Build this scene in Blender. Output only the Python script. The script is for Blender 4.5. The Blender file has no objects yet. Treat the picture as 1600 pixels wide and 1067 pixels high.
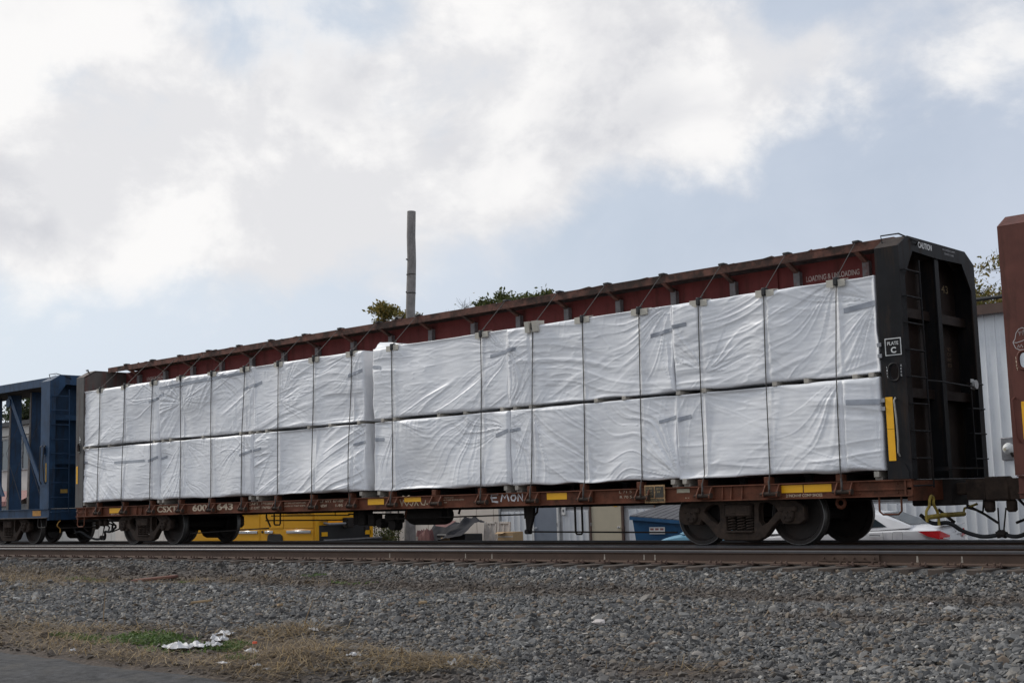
import bpy, bmesh, math, random
import numpy as np
from mathutils import Vector, Matrix

# ------------------------------------------------------------------ camera, sky, sun, exposure
SC = bpy.context.scene
COL = SC.collection
R = math.radians
CAM = np.array([30.308, -17.515, 0.795])
_y, _p, _r = 0.7390337, 0.1207715, 0.0285050
_F = np.array([-math.sin(_y) * math.cos(_p), math.cos(_y) * math.cos(_p), math.sin(_p)])
_R = np.array([math.cos(_y), math.sin(_y), 0.0])
_U = np.cross(_R, _F)
_R, _U = math.cos(_r) * _R - math.sin(_r) * _U, math.sin(_r) * _R + math.cos(_r) * _U
cd = bpy.data.cameras.new('camera')
cd.sensor_width = 36.0
cd.lens = 2051.75 / 1600 * 36
cd.clip_start = 0.1
cd.clip_end = 4000
cam = bpy.data.objects.new('camera', cd)
COL.objects.link(cam)
mw = Matrix.Identity(4)
for i in range(3):
    mw[i][0], mw[i][1], mw[i][2], mw[i][3] = _R[i], _U[i], -_F[i], CAM[i]
cam.matrix_world = mw
SC.camera = cam
SC.view_settings.view_transform = 'Standard'
SC.view_settings.look = 'None'
SC.view_settings.gamma = 1.0
SC.view_settings.use_curve_mapping = False
SC.view_settings.exposure = -0.06
SC.render.engine = 'CYCLES'
SC.cycles.max_bounces = 6
SC.cycles.use_denoising = True

SUN_AZ = (-0.97, -0.17)
SUN_EL = R(36)
SUN_STRENGTH = 1.8
sl = bpy.data.lights.new('sun', 'SUN')
sl.energy = SUN_STRENGTH
sl.angle = R(8)
sl.color = (1.0, 0.95, 0.88)
sun = bpy.data.objects.new('sun', sl)
COL.objects.link(sun)
_n = math.hypot(*SUN_AZ)
sd = Vector((SUN_AZ[0] / _n * math.cos(SUN_EL), SUN_AZ[1] / _n * math.cos(SUN_EL), math.sin(SUN_EL)))
sun.rotation_euler = sd.to_track_quat('Z', 'Y').to_euler()

world = bpy.data.worlds.new('World')
SC.world = world
world.use_nodes = True


def build_world():
    nt = world.node_tree
    nt.nodes.clear()
    N = nt.nodes.new
    L = nt.links.new

    def math_(op, a, b=None, c=None, clamp=False):
        n = N('ShaderNodeMath')
        n.operation = op
        n.use_clamp = clamp
        for k, v in enumerate((a, b, c)):
            if v is None:
                continue
            if isinstance(v, (int, float)):
                n.inputs[k].default_value = v
            else:
                L(v, n.inputs[k])
        return n.outputs[0]

    def rng(v, a, b, c=0.0, d=1.0):
        n = N('ShaderNodeMapRange')
        n.interpolation_type = 'SMOOTHSTEP'
        L(v, n.inputs[0])
        for k, x in zip((1, 2, 3, 4), (a, b, c, d)):
            n.inputs[k].default_value = x
        return n.outputs[0]
    out = N('ShaderNodeOutputWorld')
    bg = N('ShaderNodeBackground')
    bg.inputs[1].default_value = 0.1
    L(bg.outputs[0], out.inputs[0])
    sky = N('ShaderNodeTexSky')
    sky.sky_type = 'NISHITA'
    sky.sun_disc = False
    sky.sun_elevation = SUN_EL
    sky.sun_rotation = math.atan2(SUN_AZ[0], SUN_AZ[1])
    sky.air_density = 1.0
    sky.dust_density = 1.6
    sky.ozone_density = 1.0
    tc = N('ShaderNodeTexCoord')
    D = tc.outputs['Generated']
    sep = N('ShaderNodeSeparateXYZ')
    L(D, sep.inputs[0])
    cmb = N('ShaderNodeCombineXYZ')
    L(sep.outputs[0], cmb.inputs[0])
    L(sep.outputs[1], cmb.inputs[1])
    L(math_('MULTIPLY', sep.outputs[2], 1.35), cmb.inputs[2])

    def noise(scale, detail, rough, off, dist=0.0):
        n = N('ShaderNodeTexNoise')
        n.inputs['Scale'].default_value = scale
        n.inputs['Detail'].default_value = detail
        n.inputs['Roughness'].default_value = rough
        n.inputs['Distortion'].default_value = dist
        mp = N('ShaderNodeMapping')
        mp.inputs['Location'].default_value = off
        L(cmb.outputs[0], mp.inputs[0])
        L(mp.outputs[0], n.inputs['Vector'])
        return n.outputs[0]

    def blob(px, py, inner, outer, w):
        # a bank of cloud (or a clear gap) centred on one direction of the sky; radii in degrees
        v = _F + (px - 800) / 2051.75 * _R - (py - 533.5) / 2051.75 * _U
        v = v / np.linalg.norm(v)
        n = N('ShaderNodeVectorMath')
        n.operation = 'DOT_PRODUCT'
        L(D, n.inputs[0])
        n.inputs[1].default_value = tuple(v)
        return rng(n.outputs['Value'], math.cos(R(outer)), math.cos(R(inner)), 0.0, w)
    # billows: warped fractal noise on a flat cloud deck; a second sample shifted towards the sun gives lit and shaded sides
    def deck(off):
        a_ = noise(6.5, 12, 0.58, off, 0.3)
        b_ = noise(15, 8, 0.6, (off[0] + 3, off[1] + 5, off[2]), 0.4)
        return math_('ADD', math_('MULTIPLY', math_('SUBTRACT', a_, 0.5), 1.7), math_('MULTIPLY', math_('SUBTRACT', b_, 0.5), 0.5))
    d0 = deck((3.1, 1.7, 0.0))
    d1 = deck((3.1 - .09, 1.7, .07))
    s = math_('ADD', d0, 0.5)
    for b in CLOUDS:
        s = math_('ADD', s, blob(*b))
    cov = rng(s, 0.34, 0.86)
    relief = rng(math_('SUBTRACT', d0, d1), -0.22, 0.20)
    g = noise(5.5, 7, 0.55, (1.3, 8.8, 2.0), 0.3)
    for b in GREYS:
        g = math_('ADD', g, blob(*b))
    grey = math_('MULTIPLY', rng(g, 0.46, 0.82), rng(s, 0.55, 0.95))
    shade = math_('ADD', math_('MULTIPLY', grey, 0.55), math_('MULTIPLY', math_('SUBTRACT', 1.0, relief), 0.46), clamp=True)
    cc = N('ShaderNodeMix')
    cc.data_type = 'RGBA'
    L(shade, cc.inputs['Factor'])
    cc.inputs['A'].default_value = (10.1, 10.0, 9.95, 1)
    cc.inputs['B'].default_value = (6.0, 6.15, 6.7, 1)
    # thin high veil over the clear sky, whiter towards the sun and the horizon
    n4 = noise(2.6, 6, 0.6, (4.0, 4.0, 1.0), 0.4)
    veil = rng(n4, 0.25, 0.80, 0.55, 0.95)
    hz = math_('MULTIPLY', rng(sep.outputs[2], 0.34, 0.0), 0.35)
    veil = math_('ADD', veil, hz, clamp=True)
    sunv = N('ShaderNodeVectorMath')
    sunv.operation = 'DOT_PRODUCT'
    L(D, sunv.inputs[0])
    sunv.inputs[1].default_value = tuple(sd)
    glow = rng(sunv.outputs['Value'], 0.30, 0.92)
    vb = N('ShaderNodeMix')
    vb.data_type = 'RGBA'
    L(glow, vb.inputs['Factor'])
    vb.inputs['A'].default_value = (6.0, 6.65, 7.8, 1)
    vb.inputs['B'].default_value = (8.1, 8.9, 9.7, 1)
    vc = N('ShaderNodeMix')
    vc.data_type = 'RGBA'
    L(veil, vc.inputs['Factor'])
    L(sky.outputs[0], vc.inputs['A'])
    L(vb.outputs['Result'], vc.inputs['B'])
    mx = N('ShaderNodeMix')
    mx.data_type = 'RGBA'
    L(cov, mx.inputs['Factor'])
    L(vc.outputs['Result'], mx.inputs['A'])
    L(cc.outputs['Result'], mx.inputs['B'])
    L(mx.outputs['Result'], bg.inputs[0])


CLOUDS = [  # px, py, inner deg, outer deg, weight
    (40, 130, 2, 9, .24), (330, 60, 2, 8, .22), (480, 280, 1, 6, .26), (300, 320, 2, 7, .22), (560, 350, 1, 5, .20), (120, 380, 1, 4, .22), (400, 390, .5, 4, .14),
    (720, 130, 2, 7, .24), (900, 60, 2, 8, .22), (1000, 190, 1, 6, .18), (1180, 170, 2, 6, .30), (1280, 120, 1, 4, .16), (1560, 20, 1, 6, .26), (1450, 60, 1, 4, .14), (860, 260, 1, 5, .14),
    (780, 330, 1, 4, .14), (40, 330, 1, 5, .20), (105, 515, .2, 1.0, .22), (640, 430, .4, 2, .12), (930, 380, .2, .9, .16),
    (200, 200, .3, 2.6, -.22), (170, 370, .3, 2.2, -.16), (545, 170, .3, 2.6, -.18), (1520, 450, 1, 5, -.3), (420, 330, 1, 6, .16), (200, 300, 1, 4, .14), (560, 10, .2, 2.6, -.22), (770, 250, .2, 2, -.12), (110, 90, .3, 2, -.12),
    (1420, 280, 2, 7, -.30), (1250, 400, 1, 6, -.30), (250, 550, 2, 6, -.34), (0, 500, 1, 4, -.25), (1010, 380, 1, 5, -.22), (1240, 20, .3, 1.5, -.12),
    (620, 500, 1, 5, -.14), (480, 470, 1, 4, -.2)]
GREYS = [(430, 115, 1, 5.5, .22), (20, 320, .5, 3, .26), (250, 260, 1, 6, -.22), (900, 150, 1, 5, .12), (980, 90, 1, 5, .08), (560, 330, 1, 5, -.1), (100, 200, 1, 6, -.12), (780, 40, 1, 4, -.08)]
build_world()

# ------------------------------------------------------------------ helpers
rnd = random.Random(7)


def hash2(ix, iy, seed):
    h = (ix.astype(np.int64) * 374761393 + iy.astype(np.int64) * 668265263 + seed * 1442695041) & 0xffffffff
    h = ((h ^ (h >> 13)) * 1274126177) & 0xffffffff
    h = (h ^ (h >> 16)) & 0xffff
    return h / 65535.0


def vnoise(x, y, seed=0):
    x = np.asarray(x, float)
    y = np.asarray(y, float)
    ix, iy = np.floor(x), np.floor(y)
    fx, fy = x - ix, y - iy
    fx = fx * fx * fx * (fx * (fx * 6 - 15) + 10)
    fy = fy * fy * fy * (fy * (fy * 6 - 15) + 10)
    a, b = hash2(ix, iy, seed), hash2(ix + 1, iy, seed)
    c, d = hash2(ix, iy + 1, seed), hash2(ix + 1, iy + 1, seed)
    return ((a + (b - a) * fx) * (1 - fy) + (c + (d - c) * fx) * fy) * 2 - 1


def fbm(x, y, seed=0, o=4):
    s, a = 0, 1.0
    for k in range(o):
        s = s + a * vnoise(x * 2 ** k, y * 2 ** k, seed + k * 17)
        a *= .5
    return s / 1.9


def sstep(a, b, x):
    t = np.clip((x - a) / (b - a), 0, 1)
    return t * t * (3 - 2 * t)


MATS = {}


def M(name, col=(.5, .5, .5), rough=.6, metal=0.0, var=.25, vscale=3.0, dirt=None, dirt_amt=.4, dscale=1.2, bump=.0, bscale=40.0, spec=.5, streak=False, coords='Object', trans=0.0):
    if name in MATS:
        return MATS[name]
    m = bpy.data.materials.new(name)
    m.use_nodes = True
    nt = m.node_tree
    b = nt.nodes['Principled BSDF']
    N, L = nt.nodes.new, nt.links.new
    b.inputs['Roughness'].default_value = rough
    b.inputs['Metallic'].default_value = metal
    b.inputs['Specular IOR Level'].default_value = spec
    tc = N('ShaderNodeTexCoord')
    base = tc.outputs[coords]
    n1 = N('ShaderNodeTexNoise')
    n1.inputs['Scale'].default_value = vscale
    n1.inputs['Detail'].default_value = 6
    n1.inputs['Roughness'].default_value = .62
    L(base, n1.inputs['Vector'])
    mr = N('ShaderNodeMapRange')
    L(n1.outputs[0], mr.inputs[0])
    mr.inputs[1].default_value = .3
    mr.inputs[2].default_value = .7
    mr.inputs[3].default_value = 1 - var
    mr.inputs[4].default_value = 1 + var
    mul = N('ShaderNodeMix')
    mul.data_type = 'RGBA'
    mul.blend_type = 'MULTIPLY'
    mul.inputs['Factor'].default_value = 1
    mul.inputs['A'].default_value = (*col, 1)
    cb = N('ShaderNodeCombineColor')
    for k in range(3):
        L(mr.outputs[0], cb.inputs[k])
    L(cb.outputs[0], mul.inputs['B'])
    res = mul.outputs['Result']
    if dirt is not None:
        mp = N('ShaderNodeMapping')
        mp.inputs['Scale'].default_value = (1, 1, .12) if streak else (1, 1, 1)
        L(base, mp.inputs[0])
        n2 = N('ShaderNodeTexNoise')
        n2.inputs['Scale'].default_value = dscale * (5 if streak else 1)
        n2.inputs['Detail'].default_value = 8
        n2.inputs['Roughness'].default_value = .7
        L(mp.outputs[0], n2.inputs['Vector'])
        m2 = N('ShaderNodeMapRange')
        m2.interpolation_type = 'SMOOTHSTEP'
        L(n2.outputs[0], m2.inputs[0])
        m2.inputs[1].default_value = .62 - .3 * dirt_amt
        m2.inputs[2].default_value = .78 - .2 * dirt_amt
        m2.inputs[3].default_value = 0
        m2.inputs[4].default_value = min(1, dirt_amt * 1.6)
        mx = N('ShaderNodeMix')
        mx.data_type = 'RGBA'
        L(m2.outputs[0], mx.inputs['Factor'])
        L(res, mx.inputs['A'])
        mx.inputs['B'].default_value = (*dirt, 1)
        res = mx.outputs['Result']
        rr = N('ShaderNodeMapRange')
        L(m2.outputs[0], rr.inputs[0])
        rr.inputs[3].default_value = rough
        rr.inputs[4].default_value = min(1, rough + .25)
        L(rr.outputs[0], b.inputs['Roughness'])
    L(res, b.inputs['Base Color'])
    if bump > 0:
        n3 = N('ShaderNodeTexNoise')
        n3.inputs['Scale'].default_value = bscale
        n3.inputs['Detail'].default_value = 4
        L(base, n3.inputs['Vector'])
        bp = N('ShaderNodeBump')
        bp.inputs['Strength'].default_value = bump
        bp.inputs['Distance'].default_value = .01
        L(n3.outputs[0], bp.inputs['Height'])
        L(bp.outputs[0], b.inputs['Normal'])
    if trans:
        b.inputs['Transmission Weight'].default_value = trans
    MATS[name] = m
    return m


class MB:
    """collects boxes, tubes, prisms and lathes for ONE mesh object"""

    def __init__(s):
        s.v, s.f = [], []

    def add(s, vs, fs):
        o = len(s.v)
        s.v += [tuple(map(float, p)) for p in vs]
        s.f += [tuple(i + o for i in f) for f in fs]
        return s

    def box(s, x0, x1, y0, y1, z0, z1):
        return s.add([(x0, y0, z0), (x1, y0, z0), (x1, y1, z0), (x0, y1, z0), (x0, y0, z1), (x1, y0, z1), (x1, y1, z1), (x0, y1, z1)],
                     [(0, 3, 2, 1), (4, 5, 6, 7), (0, 1, 5, 4), (1, 2, 6, 5), (2, 3, 7, 6), (3, 0, 4, 7)])

    def cbox(s, x0, x1, y0, y1, z0, z1, c=.01):
        """box with chamfered edges"""
        bm = bmesh.new()
        bmesh.ops.create_cube(bm, size=1, matrix=Matrix.Translation(((x0 + x1) / 2, (y0 + y1) / 2, (z0 + z1) / 2)) @ Matrix.Diagonal((x1 - x0, y1 - y0, z1 - z0, 1)))
        bmesh.ops.bevel(bm, geom=bm.edges[:], offset=c, segments=1, affect='EDGES', profile=.5)
        bm.verts.index_update()
        s.add([v.co for v in bm.verts], [[v.index for v in f.verts] for f in bm.faces])
        bm.free()
        return s

    def prism(s, poly, axis, a, b):
        """poly: 2-D outline (counter-clockwise) pushed along an axis: 'x' -> (y,z), 'y' -> (x,z), 'z' -> (x,y)"""
        n = len(poly)
        f = {'x': lambda p, t: (t, p[0], p[1]), 'y': lambda p, t: (p[0], t, p[1]), 'z': lambda p, t: (p[0], p[1], t)}[axis]
        vs = [f(p, a) for p in poly] + [f(p, b) for p in poly]
        fs = [tuple(range(n))[::-1], tuple(range(n, 2 * n))] + [(i, (i + 1) % n, n + (i + 1) % n, n + i) for i in range(n)]
        return s.add(vs, fs)

    def tube(s, path, r, n=8, caps=True):
        P = [Vector(p) for p in path]
        rs = r if isinstance(r, (list, tuple)) else [r] * len(P)
        vs, fs = [], []
        up = Vector((0, 0, 1))
        prev = None
        for i, p in enumerate(P):
            t = (P[min(i + 1, len(P) - 1)] - P[max(i - 1, 0)])
            t.normalize()
            if prev is None:
                a = t.cross(up)
                if a.length < 1e-3:
                    a = t.cross(Vector((1, 0, 0)))
            else:
                a = prev - t * prev.dot(t)
            a.normalize()
            prev = a
            b = t.cross(a)
            for k in range(n):
                an = 2 * math.pi * k / n
                vs.append(p + (a * math.cos(an) + b * math.sin(an)) * rs[i])
        for i in range(len(P) - 1):
            for k in range(n):
                k2 = (k + 1) % n
                fs.append((i * n + k, i * n + k2, (i + 1) * n + k2, (i + 1) * n + k))
        if caps:
            fs.append(tuple(range(n))[::-1])
            fs.append(tuple((len(P) - 1) * n + k for k in range(n)))
        return s.add(vs, fs)

    def lathe(s, prof, c, axis='y', n=24, sgn=1):
        """prof: (radius, offset along axis)"""
        vs, fs = [], []
        for (r, t) in prof:
            for k in range(n):
                an = 2 * math.pi * k / n
                u, w = r * math.cos(an), r * math.sin(an)
                vs.append({'y': (c[0] + u, c[1] + sgn * t, c[2] + w), 'x': (c[0] + sgn * t, c[1] + u, c[2] + w), 'z': (c[0] + u, c[1] + w, c[2] + sgn * t)}[axis])
        for i in range(len(prof) - 1):
            for k in range(n):
                k2 = (k + 1) % n
                fs.append((i * n + k, i * n + k2, (i + 1) * n + k2, (i + 1) * n + k))
        return s.add(vs, fs)

    def mesh(s, name, mat, smooth=True, off=(0, 0, 0)):
        me = bpy.data.meshes.new(name)
        o = off
        me.from_pydata([(p[0] - o[0], p[1] - o[1], p[2] - o[2]) for p in s.v], [], s.f)
        if mat:
            me.materials.append(mat)
        bm = bmesh.new()
        bm.from_mesh(me)
        bmesh.ops.recalc_face_normals(bm, faces=bm.faces)
        bm.to_mesh(me)
        bm.free()
        if smooth:
            me.polygons.foreach_set('use_smooth', [True] * len(me.polygons))
            me.set_sharp_from_angle(angle=R(38))
        me.update()
        return me

    def build(s, name, mat, parent=None, off=(0, 0, 0), smooth=True):
        return link(name, s.mesh(name, mat, smooth, off), parent)


def link(name, data, parent=None, loc=None, rz=None):
    o = bpy.data.objects.new(name, data)
    COL.objects.link(o)
    if parent is not None:
        o.parent = parent
    if loc is not None:
        o.location = loc
    if rz is not None:
        o.rotation_euler = (0, 0, rz)
    return o


def tag(o, label, cat, group=None):
    o['label'] = label
    o['category'] = cat
    if group:
        o['group'] = group
    return o


def thing(name, label, cat, loc=(0, 0, 0), rz=0, group=None):
    o = link(name, None, None, loc, rz)
    o.empty_display_size = .2
    return tag(o, label, cat, group)


def struct(o):
    o['kind'] = 'structure'
    return o


def to_mesh(curve, mat, name):
    ob = bpy.data.objects.new('tmp', curve)
    COL.objects.link(ob)
    dg = bpy.context.evaluated_depsgraph_get()
    me = bpy.data.meshes.new_from_object(ob.evaluated_get(dg))
    me.name = name
    bpy.data.objects.remove(ob)
    me.materials.clear()
    me.materials.append(mat)
    return me


def plate(loops, thick, mat, name, bevel=0.0, fmap=None):
    """flat plate with holes from 2-D loops; fmap(x, y, t) -> 3-D point"""
    cu = bpy.data.curves.new(name, 'CURVE')
    cu.dimensions = '2D'
    cu.fill_mode = 'BOTH'
    cu.extrude = thick / 2
    cu.bevel_depth = bevel
    cu.bevel_resolution = 1
    for lp in loops:
        sp = cu.splines.new('POLY')
        sp.points.add(len(lp) - 1)
        for p, q in zip(sp.points, lp):
            p.co = (q[0], q[1], 0, 1)
        sp.use_cyclic_u = True
    me = to_mesh(cu, mat, name)
    for v in me.vertices:
        v.co = fmap(*v.co)
    bm = bmesh.new()
    bm.from_mesh(me)
    bmesh.ops.remove_doubles(bm, verts=bm.verts, dist=1e-5)
    bmesh.ops.recalc_face_normals(bm, faces=bm.faces)
    bm.to_mesh(me)
    bm.free()
    me.polygons.foreach_set('use_smooth', [True] * len(me.polygons))
    me.set_sharp_from_angle(angle=R(35))
    return me


def oval(cx, cy, rx, ry, n=20, pw=2.6):
    return [(cx + rx * math.copysign(abs(math.cos(t)) ** (2 / pw), math.cos(t)), cy + ry * math.copysign(abs(math.sin(t)) ** (2 / pw), math.sin(t)))
            for t in [2 * math.pi * k / n for k in range(n)]]


def text(s, x0, z0, x1, z1, mat, fmap, name='lettering', parent=None, off=(0, 0, 0), bold=.0, space=1.0):
    """lettering stretched to fill a box given in the plane (a, b) of fmap(a, b, t)"""
    cu = bpy.data.curves.new(name, 'FONT')
    cu.body = s
    cu.size = 1
    cu.extrude = .001
    cu.offset = bold
    cu.space_character = space
    me = to_mesh(cu, mat, name)
    co = np.array([v.co[:] for v in me.vertices])
    if len(co) == 0:
        return None
    a, b = co[:, :2].min(0), co[:, :2].max(0)
    for v in me.vertices:
        u = (v.co[0] - a[0]) / (b[0] - a[0]) * (x1 - x0) + x0
        w = (v.co[1] - a[1]) / (b[1] - a[1]) * (z1 - z0) + z0
        p = fmap(u, w, v.co[2] * 1.0)
        v.co = (p[0] - off[0], p[1] - off[1], p[2] - off[2])
    return link(name, me, parent)


def strokes(lines, w, mat, fmap, name, parent, off=(0, 0, 0)):
    """flat painted strokes along polylines"""
    mb = MB()
    k = 0
    for ln in lines:
        n = len(ln)
        vs = []
        for i in range(n):
            a, b = ln[max(i - 1, 0)], ln[min(i + 1, n - 1)]
            dx, dz = b[0] - a[0], b[1] - a[1]
            l = math.hypot(dx, dz) or 1
            px, pz = -dz / l * w / 2, dx / l * w / 2
            t = .0004 * k
            vs += [fmap(ln[i][0] + px, ln[i][1] + pz, t), fmap(ln[i][0] - px, ln[i][1] - pz, t)]
        mb.add(vs, [(2 * i, 2 * i + 1, 2 * i + 3, 2 * i + 2) for i in range(n - 1)])
        k += 1
    return mb.build(name, mat, parent, off, smooth=False)


# materials ------------------------------------------------------------------
RUST = (.13, .055, .03)
m_sill = M('brown_car_paint', (.155, .054, .029), .68, var=.3, vscale=5, dirt=(.065, .034, .022), dirt_amt=.55, dscale=2.2, bump=.15, bscale=60, spec=.25)
m_web = M('red_beam_paint', (.155, .033, .030), .65, var=.2, vscale=2, dirt=(.085, .030, .024), dirt_amt=.5, streak=True, spec=.25)
m_flange = M('rusty_flange', (.12, .046, .03), .8, var=.45, vscale=6, dirt=(.035, .022, .017), dirt_amt=.75, dscale=3.5, bump=.25, bscale=50)
m_stiff = M('worn_steel_stiffener', (.16, .15, .15), .6, var=.3, vscale=9, dirt=(.15, .05, .04), dirt_amt=.4, dscale=5)
m_black = M('black_bulkhead_paint', (.015, .015, .0165), .55, var=.3, vscale=2.5, dirt=(.045, .030, .022), dirt_amt=.5, streak=True, spec=.15)
m_inner = M('dark_brown_steel', (.036, .023, .017), .75, var=.3, vscale=3, dirt=(.03, .02, .016), dirt_amt=.5)
m_under = M('grimy_underframe', (.022, .017, .014), .85, var=.4, vscale=4, dirt=(.035, .025, .02), dirt_amt=.35)
m_truck = M('dusty_cast_steel', (.050, .032, .022), .88, var=.45, vscale=7, dirt=(.018, .014, .012), dirt_amt=.5, dscale=3, bump=.2, bscale=70)
m_wheel = M('dark_wheel_steel', (.026, .020, .017), .7, var=.35, vscale=5, dirt=(.05, .03, .022), dirt_amt=.3)
m_tread = M('polished_tread', (.24, .23, .22), .4, metal=.7, var=.15)
m_bluep = M('blue_car_paint', (.022, .058, .12), .5, var=.3, vscale=3, dirt=(.03, .034, .042), dirt_amt=.45, streak=True, spec=.3)
m_blued = M('worn_blue_edge', (.13, .11, .10), .7, var=.35, vscale=8, dirt=(.04, .06, .11), dirt_amt=.35)
m_greyp = M('weathered_grey_paint', (.11, .105, .10), .7, var=.25, vscale=3, dirt=(.09, .05, .035), dirt_amt=.45, streak=True)
m_brown2 = M('red_brown_car_paint', (.125, .042, .030), .6, var=.25, vscale=2.5, dirt=(.07, .032, .024), dirt_amt=.45, streak=True, spec=.3)
m_yel = M('yellow_reflector', (1.0, .50, .008), .45, var=.04, vscale=9)
m_letter = M('cream_stencil_paint', (.62, .50, .36), .7, var=.3, vscale=18, dirt=(.2, .1, .07), dirt_amt=.35, dscale=14)
m_white = M('white_paint', (.72, .72, .70), .55, var=.1, vscale=6)
m_spray = M('white_spray_paint', (.62, .60, .60), .7, var=.25, vscale=9, dirt=(.3, .2, .18), dirt_amt=.25, dscale=7)
m_steel = M('bare_grey_steel', (.28, .28, .29), .45, metal=.6, var=.25, vscale=8)
m_cable = M('dirty_steel_cable', (.075, .068, .062), .6, metal=.3, var=.3, vscale=30)
m_sleeve = M('black_rubber', (.02, .02, .021), .6, var=.2)
m_pad = M('cream_corner_board', (.56, .52, .44), .7, var=.1, vscale=9)
m_tape = M('grey_tape', (.34, .36, .40), .35, var=.12, vscale=12)
m_wood = M('pale_sawn_wood', (.46, .42, .36), .75, var=.2, vscale=14)
m_wend = M('spacer_underside', (.30, .27, .23), .8, var=.2)
m_tie = M('old_tie_wood', (.085, .065, .052), .9, var=.4, vscale=6, dirt=(.05, .04, .034), dirt_amt=.4, bump=.3, bscale=30)
m_rail = M('rusty_rail_web', (.10, .062, .043), .8, var=.2, vscale=3, dirt=(.06, .042, .034), dirt_amt=.4, dscale=1.5)
m_railtop = M('polished_rail_head', (.085, .08, .082), .48, metal=.45, var=.12, vscale=6, dirt=(.2, .17, .15), dirt_amt=.3, dscale=2)
m_plate = M('rusty_tie_plate', (.10, .06, .045), .8, var=.35, vscale=12, dirt=(.15, .12, .1), dirt_amt=.3, dscale=9)
m_asph = M('asphalt', (.040, .039, .040), .92, var=.85, vscale=11, dirt=(.075, .068, .06), dirt_amt=.5, dscale=3.5, bump=1.0, bscale=60)
m_yeltruck = M('yellow_truck_paint', (.86, .42, .01), .35, var=.05, vscale=2)
m_chrome = M('brushed_aluminium', (.72, .73, .75), .3, metal=.8, var=.08)
m_darkpl = M('dark_plastic', (.022, .022, .024), .5, var=.2)
m_glass = M('dark_window_glass', (.03, .038, .042), .06, var=.1, spec=.9)
m_cglass = M('tinted_car_glass', (.035, .05, .06), .12, var=.1, spec=.3)
m_rubber = M('tyre_rubber', (.02, .02, .02), .85, var=.2)
m_carwhite = M('white_car_paint', (.78, .78, .79), .22, var=.03, spec=.6)
m_carblue = M('light_blue_car_paint', (.16, .36, .50), .25, var=.05, spec=.6)
m_red = M('red_tail_lamp', (.62, .015, .02), .15, var=.25, vscale=20, spec=.8)
m_dump = M('blue_dumpster_paint', (.012, .085, .20), .5, var=.2, dirt=(.03, .05, .08), dirt_amt=.35)
m_lid = M('grey_plastic_lid', (.13, .13, .14), .6, var=.15)
m_wall = M('white_metal_siding', (.78, .80, .815), .5, var=.07, vscale=1.5, dirt=(.55, .58, .59), dirt_amt=.35, streak=True)
m_seam = M('siding_seam', (.28, .29, .30), .6, var=.1)
m_cream = M('cream_siding', (.70, .63, .56), .65, var=.08, vscale=2, dirt=(.55, .49, .43), dirt_amt=.25, streak=True)
m_lwall = M('pale_building_panel', (.58, .55, .51), .7, var=.06, vscale=2, dirt=(.45, .42, .39), dirt_amt=.25)
m_roof = M('dark_roof_edge', (.055, .055, .06), .7, var=.2)
m_redroof = M('faded_red_awning', (.28, .12, .11), .7, var=.15)
m_gdoor = M('slate_grey_door', (.22, .25, .30), .45, var=.06, vscale=3)
m_bdoor = M('beige_door', (.52, .46, .34), .5, var=.06, vscale=3)
m_brownfr = M('brown_trim', (.10, .06, .045), .7, var=.2)
m_pole = M('weathered_pole_wood', (.27, .25, .235), .9, var=.3, vscale=4, dirt=(.13, .12, .11), dirt_amt=.45, streak=True, bump=.4, bscale=30)
m_tarp = M('dark_grey_tarp', (.035, .035, .04), .85, var=.2, vscale=3, spec=.2)
m_tarp2 = M('maroon_cloth', (.19, .085, .08), .8, var=.2, vscale=4)
m_box = M('cardboard', (.45, .30, .16), .85, var=.1, vscale=5)
m_frame = M('old_white_wood', (.55, .50, .45), .8, var=.2, vscale=8)
m_bark = M('tree_bark', (.10, .082, .066), .9, var=.3, vscale=8)
m_litter = M('white_litter', (.50, .50, .51), .5, var=.15, vscale=15)
m_straw = M('dry_straw', (.33, .23, .13), .9, var=.4, vscale=3)
m_scrap = M('rusty_scrap', (.16, .075, .055), .9, var=.3, vscale=9)


def leaf_mat(name, c1, c2):
    m = bpy.data.materials.new(name)
    m.use_nodes = True
    nt = m.node_tree
    b = nt.nodes['Principled BSDF']
    N, L = nt.nodes.new, nt.links.new
    g = N('ShaderNodeNewGeometry')
    cr = N('ShaderNodeValToRGB')
    cr.color_ramp.elements[0].color = (*c1, 1)
    cr.color_ramp.elements[1].color = (*c2, 1)
    L(g.outputs['Random Per Island'], cr.inputs[0])
    L(cr.outputs[0], b.inputs['Base Color'])
    b.inputs['Roughness'].default_value = .6
    tr = N('ShaderNodeBsdfTranslucent')
    L(cr.outputs[0], tr.inputs[0])
    mx = N('ShaderNodeMixShader')
    mx.inputs[0].default_value = .35
    L(b.outputs[0], mx.inputs[1])
    L(tr.outputs[0], mx.inputs[2])
    L(mx.outputs[0], nt.nodes['Material Output'].inputs[0])
    MATS[name] = m
    return m


m_leaf = leaf_mat('green_leaves', (.04, .06, .015), (.12, .125, .035))
m_leafy = leaf_mat('yellowing_leaves', (.10, .11, .025), (.30, .21, .05))
m_leafd = leaf_mat('dark_leaves', (.02, .035, .012), (.06, .07, .025))
m_grass = leaf_mat('green_weeds', (.05, .10, .02), (.15, .22, .06))
m_dry = leaf_mat('dry_grass', (.10, .065, .035), (.50, .37, .20))

# ------------------------------------------------------------------ terrain
YC = 1.31            # centre line of the train's track
RT = -.012           # rail-top reference (wheels stand at z = 0)


def ynear(x):
    return -1.8 + .033 * (x - .4)


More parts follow.
